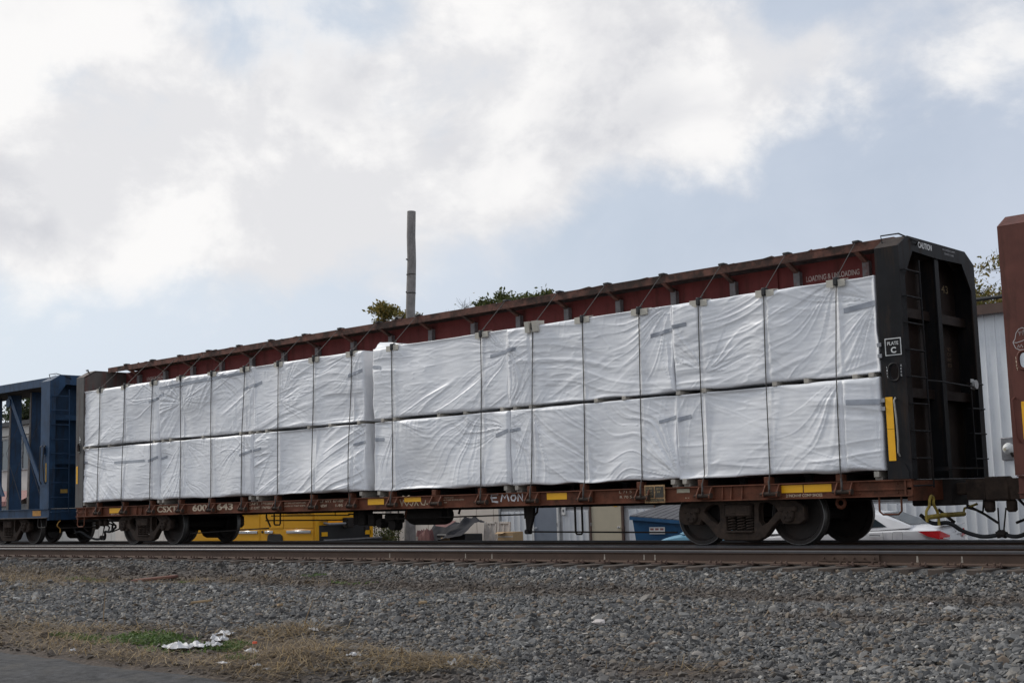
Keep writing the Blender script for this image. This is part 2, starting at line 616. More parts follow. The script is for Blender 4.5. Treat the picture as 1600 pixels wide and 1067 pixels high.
PROF_D = [-8.0, -6.4, -5.4, -4.6, .40, 1.5, 2.2, 3.2, 4.2, 5.2, 7.0, 8.2, 9.5, 14, 40, 400]
PROF_Z = [-1.05, -1.05, -.7, -.21, -.225, -.40, -.45, -.47, -.42, -.47, -.60, -.64, -.70, -.80, -.85, -1.0]


def ground_h(x, y):
    d = ynear(x) - y
    d = np.where(np.abs(x) > 60, d - (ynear(x) - ynear(np.clip(x, -60, 60))), d)
    d2 = d + .35 * fbm(x * .35, y * .35, 5)
    d2 = np.where(d < .3, d, d2)
    h = np.interp(d2, PROF_D, PROF_Z)
    near = sstep(.8, 1.8, d)
    h = h + near * (.05 * fbm(x * .5, y * .5, 11) + .018 * fbm(x * 2.2, y * 2.2, 12))
    # heap of ballast on the right, and the low mound of clippings left of the middle
    h = h + .42 * np.exp(-(((x - 27.3) / 1.5) ** 2 + ((y + 7.7) / 2.0) ** 2))
    h = h + .07 * np.exp(-(((x - 20.8) / 1.0) ** 2 + ((y + 9.4) / .5) ** 2))
    return h


def zone_dirt(x, y):
    """0 = clean ballast, 1 = bare soil"""
    d = ynear(x) - y
    n = fbm(x * .8, y * .8, 31)
    left = sstep(19.5, 9, x)
    a = np.exp(-((d - 2.4 - .4 * n) / (.5 + .8 * left)) ** 2) * (.62 + .38 * left)
    b = sstep(7.0, 7.9, d + .6 * n) * sstep(21.8, 19.6, x + n)
    b2 = sstep(8.3, 9.2, d + .5 * n) * sstep(23.6, 22.2, x + n)
    t = np.maximum(np.exp(-(((x - 23.9) / .7) ** 2 + ((y + 8.75) / .45) ** 2)), np.exp(-(((x - 22.3) / .6) ** 2 + ((y + 9.7) / .3) ** 2)))
    t2 = np.exp(-(((x - 24.0) / 1.3) ** 2 + ((y + 5.8) / .28) ** 2)) * .85
    return np.clip(np.maximum.reduce([a, b, b2, t, t2]) + .15 * n, 0, 1)


def grid_mesh(name, xs, ys, hf, mat, attr=None):
    X, Y = np.meshgrid(xs, ys)
    Z = hf(X, Y)
    nx, ny = len(xs), len(ys)
    v = np.c_[X.ravel(), Y.ravel(), Z.ravel()]
    i = np.arange((ny - 1) * (nx - 1))
    r, c = i // (nx - 1), i % (nx - 1)
    a = r * nx + c
    f = np.c_[a, a + 1, a + nx + 1, a + nx]
    me = bpy.data.meshes.new(name)
    me.from_pydata(v.tolist(), [], f.tolist())
    me.polygons.foreach_set('use_smooth', [True] * len(me.polygons))
    if attr:
        at = me.attributes.new(attr[0], 'FLOAT', 'POINT')
        at.data.foreach_set('value', attr[1](X, Y).ravel().astype(np.float32))
    me.materials.append(mat)
    me.update()
    return me


def ground_material():
    m = bpy.data.materials.new('ballast_and_soil')
    m.use_nodes = True
    nt = m.node_tree
    b = nt.nodes['Principled BSDF']
    N, L = nt.nodes.new, nt.links.new
    b.inputs['Roughness'].default_value = .9
    tc = N('ShaderNodeTexCoord')
    vo = N('ShaderNodeTexVoronoi')
    vo.inputs['Scale'].default_value = 24
    L(tc.outputs['Object'], vo.inputs['Vector'])
    cr = N('ShaderNodeValToRGB')
    cr.color_ramp.elements[0].color = (.035, .034, .033, 1)
    cr.color_ramp.elements[1].color = (.13, .126, .12, 1)
    sepc = N('ShaderNodeSeparateColor')
    L(vo.outputs['Color'], sepc.inputs[0])
    L(sepc.outputs[0], cr.inputs[0])
    no = N('ShaderNodeTexNoise')
    no.inputs['Scale'].default_value = 7
    no.inputs['Detail'].default_value = 9
    no.inputs['Roughness'].default_value = .72
    L(tc.outputs['Object'], no.inputs['Vector'])
    dr = N('ShaderNodeValToRGB')
    dr.color_ramp.elements[0].position = .3
    dr.color_ramp.elements[0].color = (.030, .022, .017, 1)
    dr.color_ramp.elements[1].position = .72
    dr.color_ramp.elements[1].color = (.115, .083, .06, 1)
    L(no.outputs[0], dr.inputs[0])
    at = N('ShaderNodeAttribute')
    at.attribute_name = 'soil'
    mx = N('ShaderNodeMix')
    mx.data_type = 'RGBA'
    L(at.outputs['Fac'], mx.inputs['Factor'])
    L(cr.outputs[0], mx.inputs['A'])
    L(dr.outputs[0], mx.inputs['B'])
    L(mx.outputs['Result'], b.inputs['Base Color'])
    bp = N('ShaderNodeBump')
    bp.inputs['Strength'].default_value = .8
    bp.inputs['Distance'].default_value = .03
    ad = N('ShaderNodeMath')
    ad.operation = 'MULTIPLY_ADD'
    L(no.outputs[0], ad.inputs[0])
    ad.inputs[1].default_value = .8
    L(vo.outputs['Distance'], ad.inputs[2])
    L(ad.outputs[0], bp.inputs['Height'])
    L(bp.outputs[0], b.inputs['Normal'])
    MATS['ballast_and_soil'] = m
    return m


xs = np.unique(np.r_[-900, -600, -400, -250, -170, -120, -90, -70, np.arange(-60, -20, .6), np.arange(-20, 12, .25), np.arange(12, 29, .11), np.arange(29, 45, .6), 50, 60, 75, 100, 140, 200, 300, 500, 900])
ys = np.unique(np.r_[-700, -400, -250, -150, -100, -70, -50, -36, -28, -22, np.arange(-18, -12, .5), np.arange(-12, -.6, .1), np.arange(-.6, 6, .5), 7, 8.5, 10, 14, 20, 30, 45, 70, 110, 180, 300, 500, 900])
struct(link('ground', grid_mesh('ground', xs, ys, ground_h, ground_material(), ('soil', zone_dirt))))


# asphalt drive at the left edge of the foreground, 4 mm and more above the soil
def road_sheet():
    xs = np.r_[-60, -40, -25, np.arange(-15, 21.6, .25)]
    ts = np.r_[0, .04, .1, .2, .35, .55, .8, 1.2, 2, 3, 5, 8, 12, 20]
    vs, fs = [], []
    for x in xs:
        e = -10.62 - .10 * max(0, 17.5 - x) * .05 + .14 * float(fbm(x * .9, 3.3, 71)) - (max(0, x - 20.6) ** 1.6) * .5
        for t in ts:
            y = e - t
            vs.append((x, y, float(ground_h(np.array(x), np.array(y))) * (1 if t < .5 else 1) + .004 + .03 * min(1, t / .35)))
    n = len(ts)
    for i in range(len(xs) - 1):
        for k in range(n - 1):
            fs.append((i * n + k, i * n + k + 1, (i + 1) * n + k + 1, (i + 1) * n + k))
    mb = MB()
    mb.add(vs, fs)
    return mb.build('road', m_asph)


struct(road_sheet())

# ------------------------------------------------------------------ ballast stones (uncountable)
RNG = np.random.default_rng(3)


def in_view(x, y, z, mx=330):
    d = np.c_[x, y, z] - CAM
    t = d @ _F
    px = 800 + 2051.75 * (d @ _R) / t
    py = 533.5 - 2051.75 * (d @ _U) / t
    return (t > 2) & (px > -mx) & (px < 1600 + mx) & (py > 700) & (py < 1067 + 220)


def scatter(n, x0, x1, y0, y1):
    return RNG.uniform(x0, x1, n), RNG.uniform(y0, y1, n)


def stone_mesh(k):
    r = random.Random(100 + k)
    bm = bmesh.new()
    pts = []
    for _ in range(11):
        v = Vector((r.gauss(0, 1), r.gauss(0, 1), r.gauss(0, 1))).normalized() * r.uniform(.8, 1.05)
        pts.append((v.x * .58, v.y * .46, v.z * .36))
    for p in pts:
        bm.verts.new(p)
    bmesh.ops.convex_hull(bm, input=bm.verts)
    me = bpy.data.meshes.new('stone')
    bm.to_mesh(me)
    bm.free()
    return me


def stone_material():
    m = bpy.data.materials.new('ballast_stone')
    m.use_nodes = True
    nt = m.node_tree
    b = nt.nodes['Principled BSDF']
    N, L = nt.nodes.new, nt.links.new
    b.inputs['Roughness'].default_value = .8
    oi = N('ShaderNodeObjectInfo')
    cr = N('ShaderNodeValToRGB')
    e = cr.color_ramp.elements
    e[0].color = (.045, .045, .045, 1)
    e[1].color = (.44, .43, .40, 1)
    for p, c in ((.35, (.112, .110, .107)), (.7, (.19, .186, .178)), (.86, (.21, .18, .142)), (.93, (.155, .108, .072))):
        q = e.new(p)
        q.color = (*c, 1)
    L(oi.outputs['Random'], cr.inputs[0])
    at = N('ShaderNodeAttribute')
    at.attribute_type = 'INSTANCER'
    at.attribute_name = 'soil'
    tc = N('ShaderNodeTexCoord')
    no = N('ShaderNodeTexNoise')
    no.inputs['Scale'].default_value = 2.5
    no.inputs['Detail'].default_value = 5
    L(tc.outputs['Object'], no.inputs['Vector'])
    mu = N('ShaderNodeMix')
    mu.data_type = 'RGBA'
    mu.blend_type = 'OVERLAY'
    mu.inputs['Factor'].default_value = .45
    L(cr.outputs[0], mu.inputs['A'])
    L(no.outputs[0], mu.inputs['B'])
    mx = N('ShaderNodeMix')
    mx.data_type = 'RGBA'
    f = N('ShaderNodeMath')
    f.operation = 'MULTIPLY'
    L(at.outputs['Fac'], f.inputs[0])
    f.inputs[1].default_value = .9
    L(f.outputs[0], mx.inputs['Factor'])
    L(mu.outputs['Result'], mx.inputs['A'])
    mx.inputs['B'].default_value = (.085, .064, .048, 1)
    L(mx.outputs['Result'], b.inputs['Base Color'])
    MATS['ballast_stone'] = m
    return m


def ballast():
    PX, PY, PS = [], [], []
    for (x0, x1, y0, y1, dens, size, rmin, rmax) in ((14, 32, -15, -1, 900, .043, 0, 14.5), (2, 31, -13, -.8, 560, .050, 14.5, 24), (-30, 24, -11, -1.2, 260, .066, 24, 56)):
        n = int((x1 - x0) * (y1 - y0) * dens)
        x, y = scatter(n, x0, x1, y0, y1)
        r = np.hypot(x - CAM[0], y - CAM[1])
        k = (r >= rmin) & (r < rmax)
        x, y = x[k], y[k]
        PX.append(x)
        PY.append(y)
        PS.append(size * np.exp(RNG.normal(0, .36, len(x))))
    x, y, s = np.concatenate(PX), np.concatenate(PY), np.concatenate(PS)
    z = ground_h(x, y)
    d = ynear(x) - y
    soil = zone_dirt(x, y)
    keep = in_view(x, y, z) & (RNG.random(len(x)) > soil * .93)
    keep &= ~((y < -10.55) & (x < 20.9) & (RNG.random(len(x)) > .12)) & (d > .5)
    s = np.where((y < -10.55) & (x < 20.9), s * .32, s)
    # the heap at the right and the mid-ground bank have bigger stones
    heap = np.exp(-(((x - 27.3) / 1.7) ** 2 + ((y + 7.7) / 2.2) ** 2))
    s = s * (1 + .25 * heap)
    x, y, z, s, soil = x[keep], y[keep], z[keep], s[keep], soil[keep]
    z = z + s * .10
    n = len(x)
    me = bpy.data.meshes.new('ballast_gravel')
    me.vertices.add(n)
    me.vertices.foreach_set('co', np.c_[x, y, z].astype(np.float32).ravel())
    dust = np.clip(soil * .9 + .35 * np.exp(-((ynear(x) - y - 2.3) / .8) ** 2) + .25 * np.clip(fbm(x * .7, y * .7, 55), 0, 1), 0, 1)
    for nm, ty, arr in (('scl', 'FLOAT', s), ('soil', 'FLOAT', dust), ('pick', 'INT', RNG.integers(0, 7, n))):
        a = me.attributes.new(nm, ty, 'POINT')
        a.data.foreach_set('value', arr.astype(np.int32 if ty == 'INT' else np.float32))
    rot = np.c_[RNG.normal(0, .45, n), RNG.normal(0, .45, n), RNG.uniform(0, 6.28, n)]
    a = me.attributes.new('rot', 'FLOAT_VECTOR', 'POINT')
    a.data.foreach_set('vector', rot.astype(np.float32).ravel())
    o = link('ballast_gravel', me)
    o['kind'] = 'stuff'
    o['label'] = 'loose grey crushed-stone ballast covering the foreground bank'
    o['category'] = 'gravel'
    sm = stone_material()
    ng = bpy.data.node_groups.new('spread_stones', 'GeometryNodeTree')
    ng.interface.new_socket('Geometry', in_out='INPUT', socket_type='NodeSocketGeometry')
    ng.interface.new_socket('Geometry', in_out='OUTPUT', socket_type='NodeSocketGeometry')
    N, L = ng.nodes.new, ng.links.new
    gi, go = N('NodeGroupInput'), N('NodeGroupOutput')
    join = N('GeometryNodeJoinGeometry')
    for k in range(7):
        sme = stone_mesh(k)
        sme.materials.append(sm)
        so = bpy.data.objects.new('stone_shape', sme)
        oi = N('GeometryNodeObjectInfo')
        oi.inputs['Object'].default_value = so
        oi.inputs['As Instance'].default_value = True
        L(oi.outputs['Geometry'], join.inputs[0])
    ip = N('GeometryNodeInstanceOnPoints')
    ip.inputs['Pick Instance'].default_value = True

    def attr(nm, ty):
        n = N('GeometryNodeInputNamedAttribute')
        n.data_type = ty
        n.inputs['Name'].default_value = nm
        return n.outputs['Attribute']
    e2r = N('FunctionNodeEulerToRotation')
    L(attr('rot', 'FLOAT_VECTOR'), e2r.inputs[0])
    L(gi.outputs[0], ip.inputs['Points'])
    L(join.outputs[0], ip.inputs['Instance'])
    L(attr('pick', 'INT'), ip.inputs['Instance Index'])
    L(e2r.outputs[0], ip.inputs['Rotation'])
    L(attr('scl', 'FLOAT'), ip.inputs['Scale'])
    L(ip.outputs[0], go.inputs[0])
    md = o.modifiers.new('stones', 'NODES')
    md.node_group = ng
    return n


N_STONES = ballast()
print('stones', N_STONES)

# ------------------------------------------------------------------ track: four rails on shared switch ties
RAIL = [(-.076, -.186), (.076, -.186), (.076, -.172), (.012, -.155), (.009, -.055), (.036, -.042), (.037, -.008), (.030, 0), (-.030, 0), (-.037, -.008), (-.036, -.042), (-.009, -.055), (-.012, -.155), (-.076, -.172)]
track = thing('railway_track', 'brown weathered railway track with four rails on shared timber ties under the train', 'railway track', (0, 0, 0))


def rail(x0, x1, yf, z=0.0, name='rail', n=2, lift=None):
    mb, top = MB(), MB()
    xs = [x0 + (x1 - x0) * k / (n - 1) for k in range(n)]
    vs, fs = [], []
    m = len(RAIL)
    for x in xs:
        for (py, pz) in RAIL:
            vs.append((x, yf(x) + py, z + pz))
    for i in range(n - 1):
        for k in range(m):
            k2 = (k + 1) % m
            fs.append((i * m + k, i * m + k2, (i + 1) * m + k2, (i + 1) * m + k))
    fs += [tuple(range(m))[::-1], tuple((n - 1) * m + k for k in range(m))]
    mb.add(vs, fs)
    o = mb.build(name, m_rail, track, smooth=False)
    vs, fs = [], []
    hp = [(-.0376, -.034), (-.0376, -.008), (-.0304, .0008), (.0304, .0008), (.0376, -.008), (.0376, -.02)]
    for x in xs:
        for (py, pz) in hp:
            vs.append((x, yf(x) + py, z + pz))
    for i in range(n - 1):
        for k in range(len(hp) - 1):
            fs.append((i * 6 + k, i * 6 + k + 1, (i + 1) * 6 + k + 1, (i + 1) * 6 + k))
    top.add(vs, fs)
    top.build('rail_head', m_railtop, o, smooth=False)
    return o


rail(-140, 70, lambda x: YC - .7525, -.002, n=40)
rail(-140, 70, lambda x: YC + .7525, .012, n=40)
r_far = rail(-70, 25.2, lambda x: ynear(x) + 1.5, -.006, n=30)
r_near = rail(-70, 60, ynear, -.004, n=30)
# joint bar with bolts on the near rail
mb = MB()
mb.box(21.0, 21.9, ynear(21.4) - .035, ynear(21.4) - .012, -.145, -.062)
for q in range(6):
    mb.lathe([(0, -.03), (.014, -.03), (.016, 0)], (21.08 + q * .15, ynear(21.4) - .03, -.1), 'y', 6)
mb.build('joint_bar', m_rail, track)
# paint marks on the web of the near rail
for (x, w) in ((14.35, .03), (14.95, .035), (17.3, .03), (18.05, .03), (18.25, .03), (22.4, .035), (23.0, .03), (12.5, .03)):
    mb = MB()
    mb.add([(x, ynear(x) - .0145, -.15), (x + w, ynear(x) - .0145, -.15), (x + w * .8, ynear(x) - .0125, -.07), (x + w * .2, ynear(x) - .0125, -.07)], [(0, 1, 2, 3)])
    mb.build('paint_mark', M('faded_paint_mark', (.42, .36, .29), .8, var=.4, vscale=30), track)
tie_me = MB().cbox(-.115, .115, 0, 1, -.19, 0, .008).mesh('tie', m_tie)
pl = MB()
pl.cbox(-.09, .09, -.18, .17, .0, .02, .004)
for sx in (-.05, .05):
    for sy in (-.105, .105):
        pl.cbox(sx - .012, sx + .012, sy - .02, sy + .014, .02, .06, .004)
pl.cbox(.10, .135, -.10, .09, -.005, .035, .006)
pl.cbox(.105, .13, -.10, -.075, .0, .06, .006)
plate_me = pl.mesh('tie_plate', m_plate)
for k in range(-90, 62):
    x = k * .505 + .19 + rnd.uniform(-.03, .03)
    if k < -60 and k % 2:
        continue
    y0 = ynear(x) - .55 - rnd.uniform(0, .12)
    t = link('tie', tie_me, track, (x, y0, -.205), rnd.uniform(-.01, .01))
    t.scale = (1 + rnd.uniform(-.06, .08), 2.9 - y0, 1)
    if k > -60:
        p = link('tie_plate', plate_me, track, (x, ynear(x), -.2055), rnd.uniform(-.03, .03))

# ------------------------------------------------------------------ rolling stock
WHEEL_PROF = [(.001, -.03), (.095, -.03), (.105, .02), (.13, .045), (.36, .062), (.385, .02), (.395, .0), (.452, .0), (.457, .006), (.460, .10), (.482, .112), (.482, .135), (.40, .14), (.36, .10), (.14, .11), (.11, .16), (.001, .16)]
TREAD_PROF = [(.447, -.0015), (.4545, -.001), (.4590, .004), (.4615, .098)]


def spring_coil(mb, x, y, z0, z1, r, n=5, wr=.013):
    pts = []
    for k in range(n * 10 + 1):
        a = 2 * math.pi * k / 10
        pts.append((x + r * math.cos(a), y + r * math.sin(a), z0 + (z1 - z0) * k / (n * 10)))
    mb.tube(pts, wr, 5)


def truck_meshes():
    out = {}
    outline = [(-1.13, .58), (-1.02, .66), (-.74, .68), (-.5, .78), (.5, .78), (.74, .68), (1.02, .66), (1.13, .58), (1.13, .40), (1.05, .35), (.78, .35), (.73, .44), (.58, .32), (.43, .15), (.30, .105), (-.30, .105), (-.43, .15), (-.58, .32), (-.73, .44), (-.78, .35), (-1.05, .35), (-1.13, .40)]
    hl = [(-.70, .53), (-.63, .62), (-.51, .67), (-.38, .66), (-.35, .58), (-.35, .38), (-.41, .31), (-.50, .35)]
    hr = [(-a, b) for a, b in hl][::-1]
    hc = [(-.27, .20), (.27, .20), (.29, .66), (-.29, .66)]
    out['side_frame'] = plate([outline, hl, hr, hc], .10, m_truck, 'side_frame', .022, lambda x, y, t: (x, t, y))
    mb = MB().lathe(WHEEL_PROF, (0, 0, 0), 'y', 40)
    out['wheel'] = mb.mesh('wheel', m_wheel)
    out['tread'] = MB().lathe(TREAD_PROF, (0, 0, 0), 'y', 40).mesh('tread', m_tread)
    mb = MB()
    for x in (-.165, 0, .165):
        spring_coil(mb, x, 0, .235, .45, .062)
    mb.cbox(-.25, .25, -.11, .10, .205, .235, .008)
    out['spring'] = mb.mesh('spring_set', m_truck)
    mb = MB().cbox(-.24, .24, -.13, .13, .455, .64, .02)
    mb.cbox(-.20, -.03, -.138, -.12, .50, .60, .01).cbox(.03, .20, -.138, -.12, .50, .60, .01)
    out['bolster_end'] = mb.mesh('bolster_end', m_truck)
    mb = MB().lathe([(.001, -.075), (.085, -.075), (.10, -.06), (.105, .0), (.12, .01), (.12, .09)], (0, 0, 0), 'y', 18)
    for k in range(3):
        a = R(90 + 120 * k)
        mb.lathe([(.001, -.098), (.02, -.098), (.022, -.07)], (.055 * math.cos(a), 0, .055 * math.sin(a)), 'y', 6)
    mb.cbox(-.15, .15, -.06, .11, .06, .15, .02)
    out['cap'] = mb.mesh('axle_cap', m_truck)
    return out


TM = truck_meshes()


def truck(parent, x, wb=1.778):
    """three-piece freight truck; the bolster carries frames, wheels, springs and axle caps"""
    b = MB().cbox(-.22, .22, -1.02, 1.02, .44, .68, .03)
    b.cbox(-.35, .35, -.35, .35, .66, .72, .02)
    b.cbox(-.62, -.55, -.8, .8, .30, .40, .01).cbox(.55, .62, -.8, .8, .30, .40, .01)
    b = b.build('truck', m_under, parent)
    b.location = (x, YC, 0)
    for s in (-1, 1):
        f = link('side_frame', TM['side_frame'], b, (0, s * 1.0, 0))
        link('spring_set', TM['spring'], b, (0, s * 1.02, 0))
        link('bolster_end', TM['bolster_end'], b, (0, s * 1.0, 0), 0 if s < 0 else math.pi)
        for w in (-1, 1):
            wl = link('wheel', TM['wheel'], b, (w * wb / 2, s * .815, .457), 0 if s < 0 else math.pi)
            link('axle_cap', TM['cap'], b, (w * wb / 2, s * 1.06, .457), 0 if s < 0 else math.pi)
            link('tread', TM['tread'], b, (w * wb / 2, s * .815, .457), 0 if s < 0 else math.pi)
    for w in (-1, 1):
        MB().lathe([(.001, -.9), (.075, -.9), (.09, -.7), (.085, 0), (.09, .7), (.075, .9), (.001, .9)], (w * wb / 2, 0, .457), 'y', 14).build('axle', m_under, b)
        MB().cbox(w * .42 - .05, w * .42 + .05, -.75, .75, .36, .46, .02).build('brake_beam', m_under, b)
    return b


SILL = [(.0, .705), (.0, .722), (.05, .722), (.05, .928), (.0, .928), (.0, .945), (.08, .945), (.08, .705)]


def mirror_y(poly):
    return [(2 * YC - a, b) for a, b in poly][::-1]


def sills(car, x0, x1, mat, und):
    MB().prism(SILL, 'x', x0, x1).build('side_sill', mat, car, smooth=False)
    MB().prism(mirror_y(SILL), 'x', x0, x1).build('side_sill', mat, car, smooth=False)
    MB().box(x0 + .02, x1 - .02, .082, 2 * YC - .082, .915, .94).build('deck', und, car, smooth=False)
    mb = MB().box(x0 + .3, x1 - .3, YC - .33, YC + .33, .672, .9)
    mb.box(x0 + .3, x1 - .3, YC - .42, YC + .42, .655, .67)
    mb.build('center_sill', und, car, smooth=False)
    mb = MB()
    for x in np.arange(x0 + .8, x1 - .5, 1.22):
        mb.box(x - .05, x + .05, .09, 2 * YC - .09, .74, .912)
    mb.build('cross_bearers', und, car, smooth=False)
    for x, xa in ((x0, x0 + .09), (x1 - .09, x1)):
        MB().box(x + .004, xa - .004, .03, 2 * YC - .03, .64, .925).build('end_sill', mat, car, smooth=False)


def bulkhead(car, xi, xo, mat, inn, ladder=True, hole=True, platform=True, zt=4.47):
    """end wall of a centre-beam car: xi faces the load, xo faces outwards; returns the shell"""
    s = 1 if xo > xi else -1
    W = 2 * YC
    zs = zt - .18
    lo, hi = min(xi, xo), max(xi, xo)
    # near side plate with its oval hole, far side plate plain
    cx = (lo + hi) / 2 + s * .02
    loops = [[(lo, .947), (hi, .947), (hi, zs), (lo, zs)]]
    if hole:
        loops.append(oval(cx, 2.47, .062, .10))
    root = link('bulkhead', plate(loops, .02, mat, 'bulkhead', 0, lambda x, y, t: (x, .012 + t, y)), car)
    if hole:
        rim = []
        for (a, b) in oval(cx, 2.47, .085, .125) + [oval(cx, 2.47, .085, .125)[0]]:
            rim.append((a, .0, b))
        MB().tube(rim, .016, 6, False).build('hole_rim', mat, root)
    MB().box(lo, hi, W - .022, W, .947, zs).build('side_plate', mat, root, smooth=False)
    # roof of the end wall: two chamfers and a flat
    pts = [(.0, zs), (.32, zt), (W - .32, zt), (W, zs)]
    mb = MB()
    for (a, b) in zip(pts[:-1], pts[1:]):
        dy, dz = b[0] - a[0], b[1] - a[1]
        l = math.hypot(dy, dz)
        ny, nz = dz / l * .02, -dy / l * .02
        mb.prism([a, b, (b[0] + ny, b[1] + nz), (a[0] + ny, a[1] + nz)], 'x', lo, hi)
    mb.build('roof_plate', inn, root, smooth=False)
    # load-side wall
    MB().prism([(.024, .947), (W - .024, .947), (W - .024, zs - .03), (W - .33, zt - .03), (.33, zt - .03), (.024, zs - .03)], 'x', xi, xi + s * .03).build('load_wall', inn, root, smooth=False)
    # portal frame on the outer face: posts, head plate and corner gussets in one pressed frame
    P = [(.002, .947), (.17, .947), (.17, 3.86), (.46, 4.26), (YC, 4.24), (W - .46, 4.26), (W - .17, 3.86), (W - .17, .947), (W - .002, .947), (W - .002, zs), (W - .32, zt), (.32, zt), (.002, zs)]
    fo = xo + s * .012
    link('portal_frame', plate([P], .024, mat, 'portal_frame', 0, lambda a, b, t: (fo + t, a, b)), root)
    mb = MB()
    mb.box(xo - s * .28, xo - s * .03, YC - .012, YC + .012, .95, 4.24)
    mb.box(xo - s * .03, xo - s * .004, YC - .065, YC + .065, .95, 4.24)
    mb.build('center_post', mat, root, smooth=False)
    for z in (3.38, 2.20):
        for (a, b) in ((.03, YC - .014), (YC + .014, W - .03)):
            mb = MB().box(xo - s * .24, xo - s * .16, a, b, z - .07, z + .07)
            mb.box(xo - s * .30, xo - s * .24, a, b, z + .05, z + .07)
            mb.build('cross_bar', inn, root, smooth=False)
    if ladder:
        xl = xo + s * .075
        st = MB().tube([(xl, .55, .82), (xl, .55, 2.4), (xl, .53, 4.12)], .014, 6)
        st = st.build('ladder', mat, root)
        for k in range(9):
            z = .85 + .386 * k
            MB().tube([(xo + s * .01, .05, z), (xl, .06, z), (xl, .55, z), (xo - s * .01, .56, z)], .0125, 6).build('rung', mat, st)
        xl2 = xo + s * .07
        st2 = MB().tube([(xl2, 2.07, .98), (xl2, 2.07, 2.3)], .014, 6).build('ladder', mat, root)
        for k in range(4):
            z = 1.235 + .384 * k
            MB().tube([(xo, 2.08, z), (xl2, 2.09, z), (xl2, 2.53, z), (xo, 2.54, z)], .0125, 6).build('rung', mat, st2)
        MB().tube([(xl, .56, 2.36), (xl + s * .02, 1.0, 2.36), (xl + s * .02, 2.2, 2.33), (xo, 2.52, 2.36)], .012, 6).build('handrail', mat, root)
        # grab iron on the roof corner
        x1, x2 = xo - s * .06, xo - s * .30
        MB().tube([(x2, .18, zt - .1), (x2, .14, zt + .02), (x1, .22, zt + .03), (xl, .55, zt - .07), (xo, .62, zt - .12)], .012, 6).build('grab_iron', m_sleeve, root)
    if platform:
        mb = MB()
        for k in range(3):
            mb.box(xo + s * (.03 + .07 * k), xo + s * (.08 + .07 * k), .70, 2.15, 1.08, 1.10)
        mb.box(xo + s * .0, xo + s * .26, .68, .70, 1.05, 1.105)
        mb.build('crossover_step', mat, root, smooth=False)
    return root


def sticker(car, x0, x1, z0, z1, y=.046, mat=None, parent=None):
    mb = MB().box(x0, x1, y - .003, y, z0, z1)
    return mb.build('reflector', mat or m_yel, parent or car, smooth=False)


fm_sill = lambda a, b, t: (a, .0465 - t, b)
fm_side = lambda a, b, t: (a, -.003 - t, b)

# ---------- main centre-beam car
X0, X1 = -1.02, 21.88
car = thing('centerbeam_flatcar', 'reddish brown centre-beam flatcar loaded with white wrapped bundles, black end wall', 'flatcar', (0, 0, 0))
sills(car, X0, X1, m_sill, m_under)
m_bord = M('brown_grey_end_paint', (.10, .085, .075), .7, var=.3, vscale=3, dirt=(.15, .05, .04), dirt_amt=.5, streak=True)
BR = bulkhead(car, 21.53, 21.88, m_black, m_inner)
BL = bulkhead(car, -.68, -1.02, m_greyp, m_bord, ladder=True)
# centre beam: solid web, stiffeners, wide top flange with knee braces
MB().box(-.64, 21.50, YC - .10, YC + .10, .95, 4.46).build('beam_web', m_web, car, smooth=False)
mb = MB()
mb.box(-.66, 21.52, .68, 2 * YC - .68, 4.53, 4.56)
mb.box(-.66, 21.52, .68, .705, 4.43, 4.528)
mb.box(-.66, 21.52, 2 * YC - .705, 2 * YC - .68, 4.43, 4.528)
flange = mb.build('top_flange', m_flange, car, smooth=False)
POCK = [1.2192 * k for k in range(18)]
for k, px in enumerate(POCK):
    x = px + .09
    MB().box(x - .055, x + .055, YC - .20, YC - .102, .96, 4.34).build('stiffener', m_stiff, car, smooth=False)
    mb = MB().add([(x - .04, YC - .16, 4.30), (x + .04, YC - .16, 4.30), (x + .04, .71, 4.50), (x - .04, .71, 4.50),
                   (x - .04, YC - .16, 4.37), (x + .04, YC - .16, 4.37), (x + .04, .71, 4.527), (x - .04, .71, 4.527)],
                  [(0, 3, 2, 1), (4, 5, 6, 7), (0, 1, 5, 4), (1, 2, 6, 5), (2, 3, 7, 6), (3, 0, 4, 7)])
    mb.build('knee_brace', m_flange, car, smooth=False)
MB().box(19.12, 19.21, YC - .13, YC - .102, 3.9, 4.44).build('patch_plate', m_web, car, smooth=False)
# rotted top edge: torn flakes along the flange
for k in range(26):
    x = rnd.uniform(0, 21)
    w = rnd.uniform(.05, .3)
    MB().add([(x, .672, 4.556), (x + w, .672, 4.556), (x + w * .8, .69, 4.556 + rnd.uniform(.008, .03)), (x + w * .2, .70, 4.556 + rnd.uniform(.005, .02)), (x, .75, 4.561), (x + w, .75, 4.561)],
             [(0, 1, 2, 3), (3, 2, 5, 4)]).build('rust_flake', m_flange, flange, smooth=False)
mb = MB().tube([(10.45, .7, 4.56), (10.5, .72, 4.62), (10.62, .75, 4.60), (10.72, .74, 4.68)], [.03, .035, .02, .008], 6)
mb.tube([(10.35, .72, 4.565), (10.5, .72, 4.60), (10.66, .72, 4.585)], .025, 6)
mb.build('twisted_metal', m_sleeve, flange)

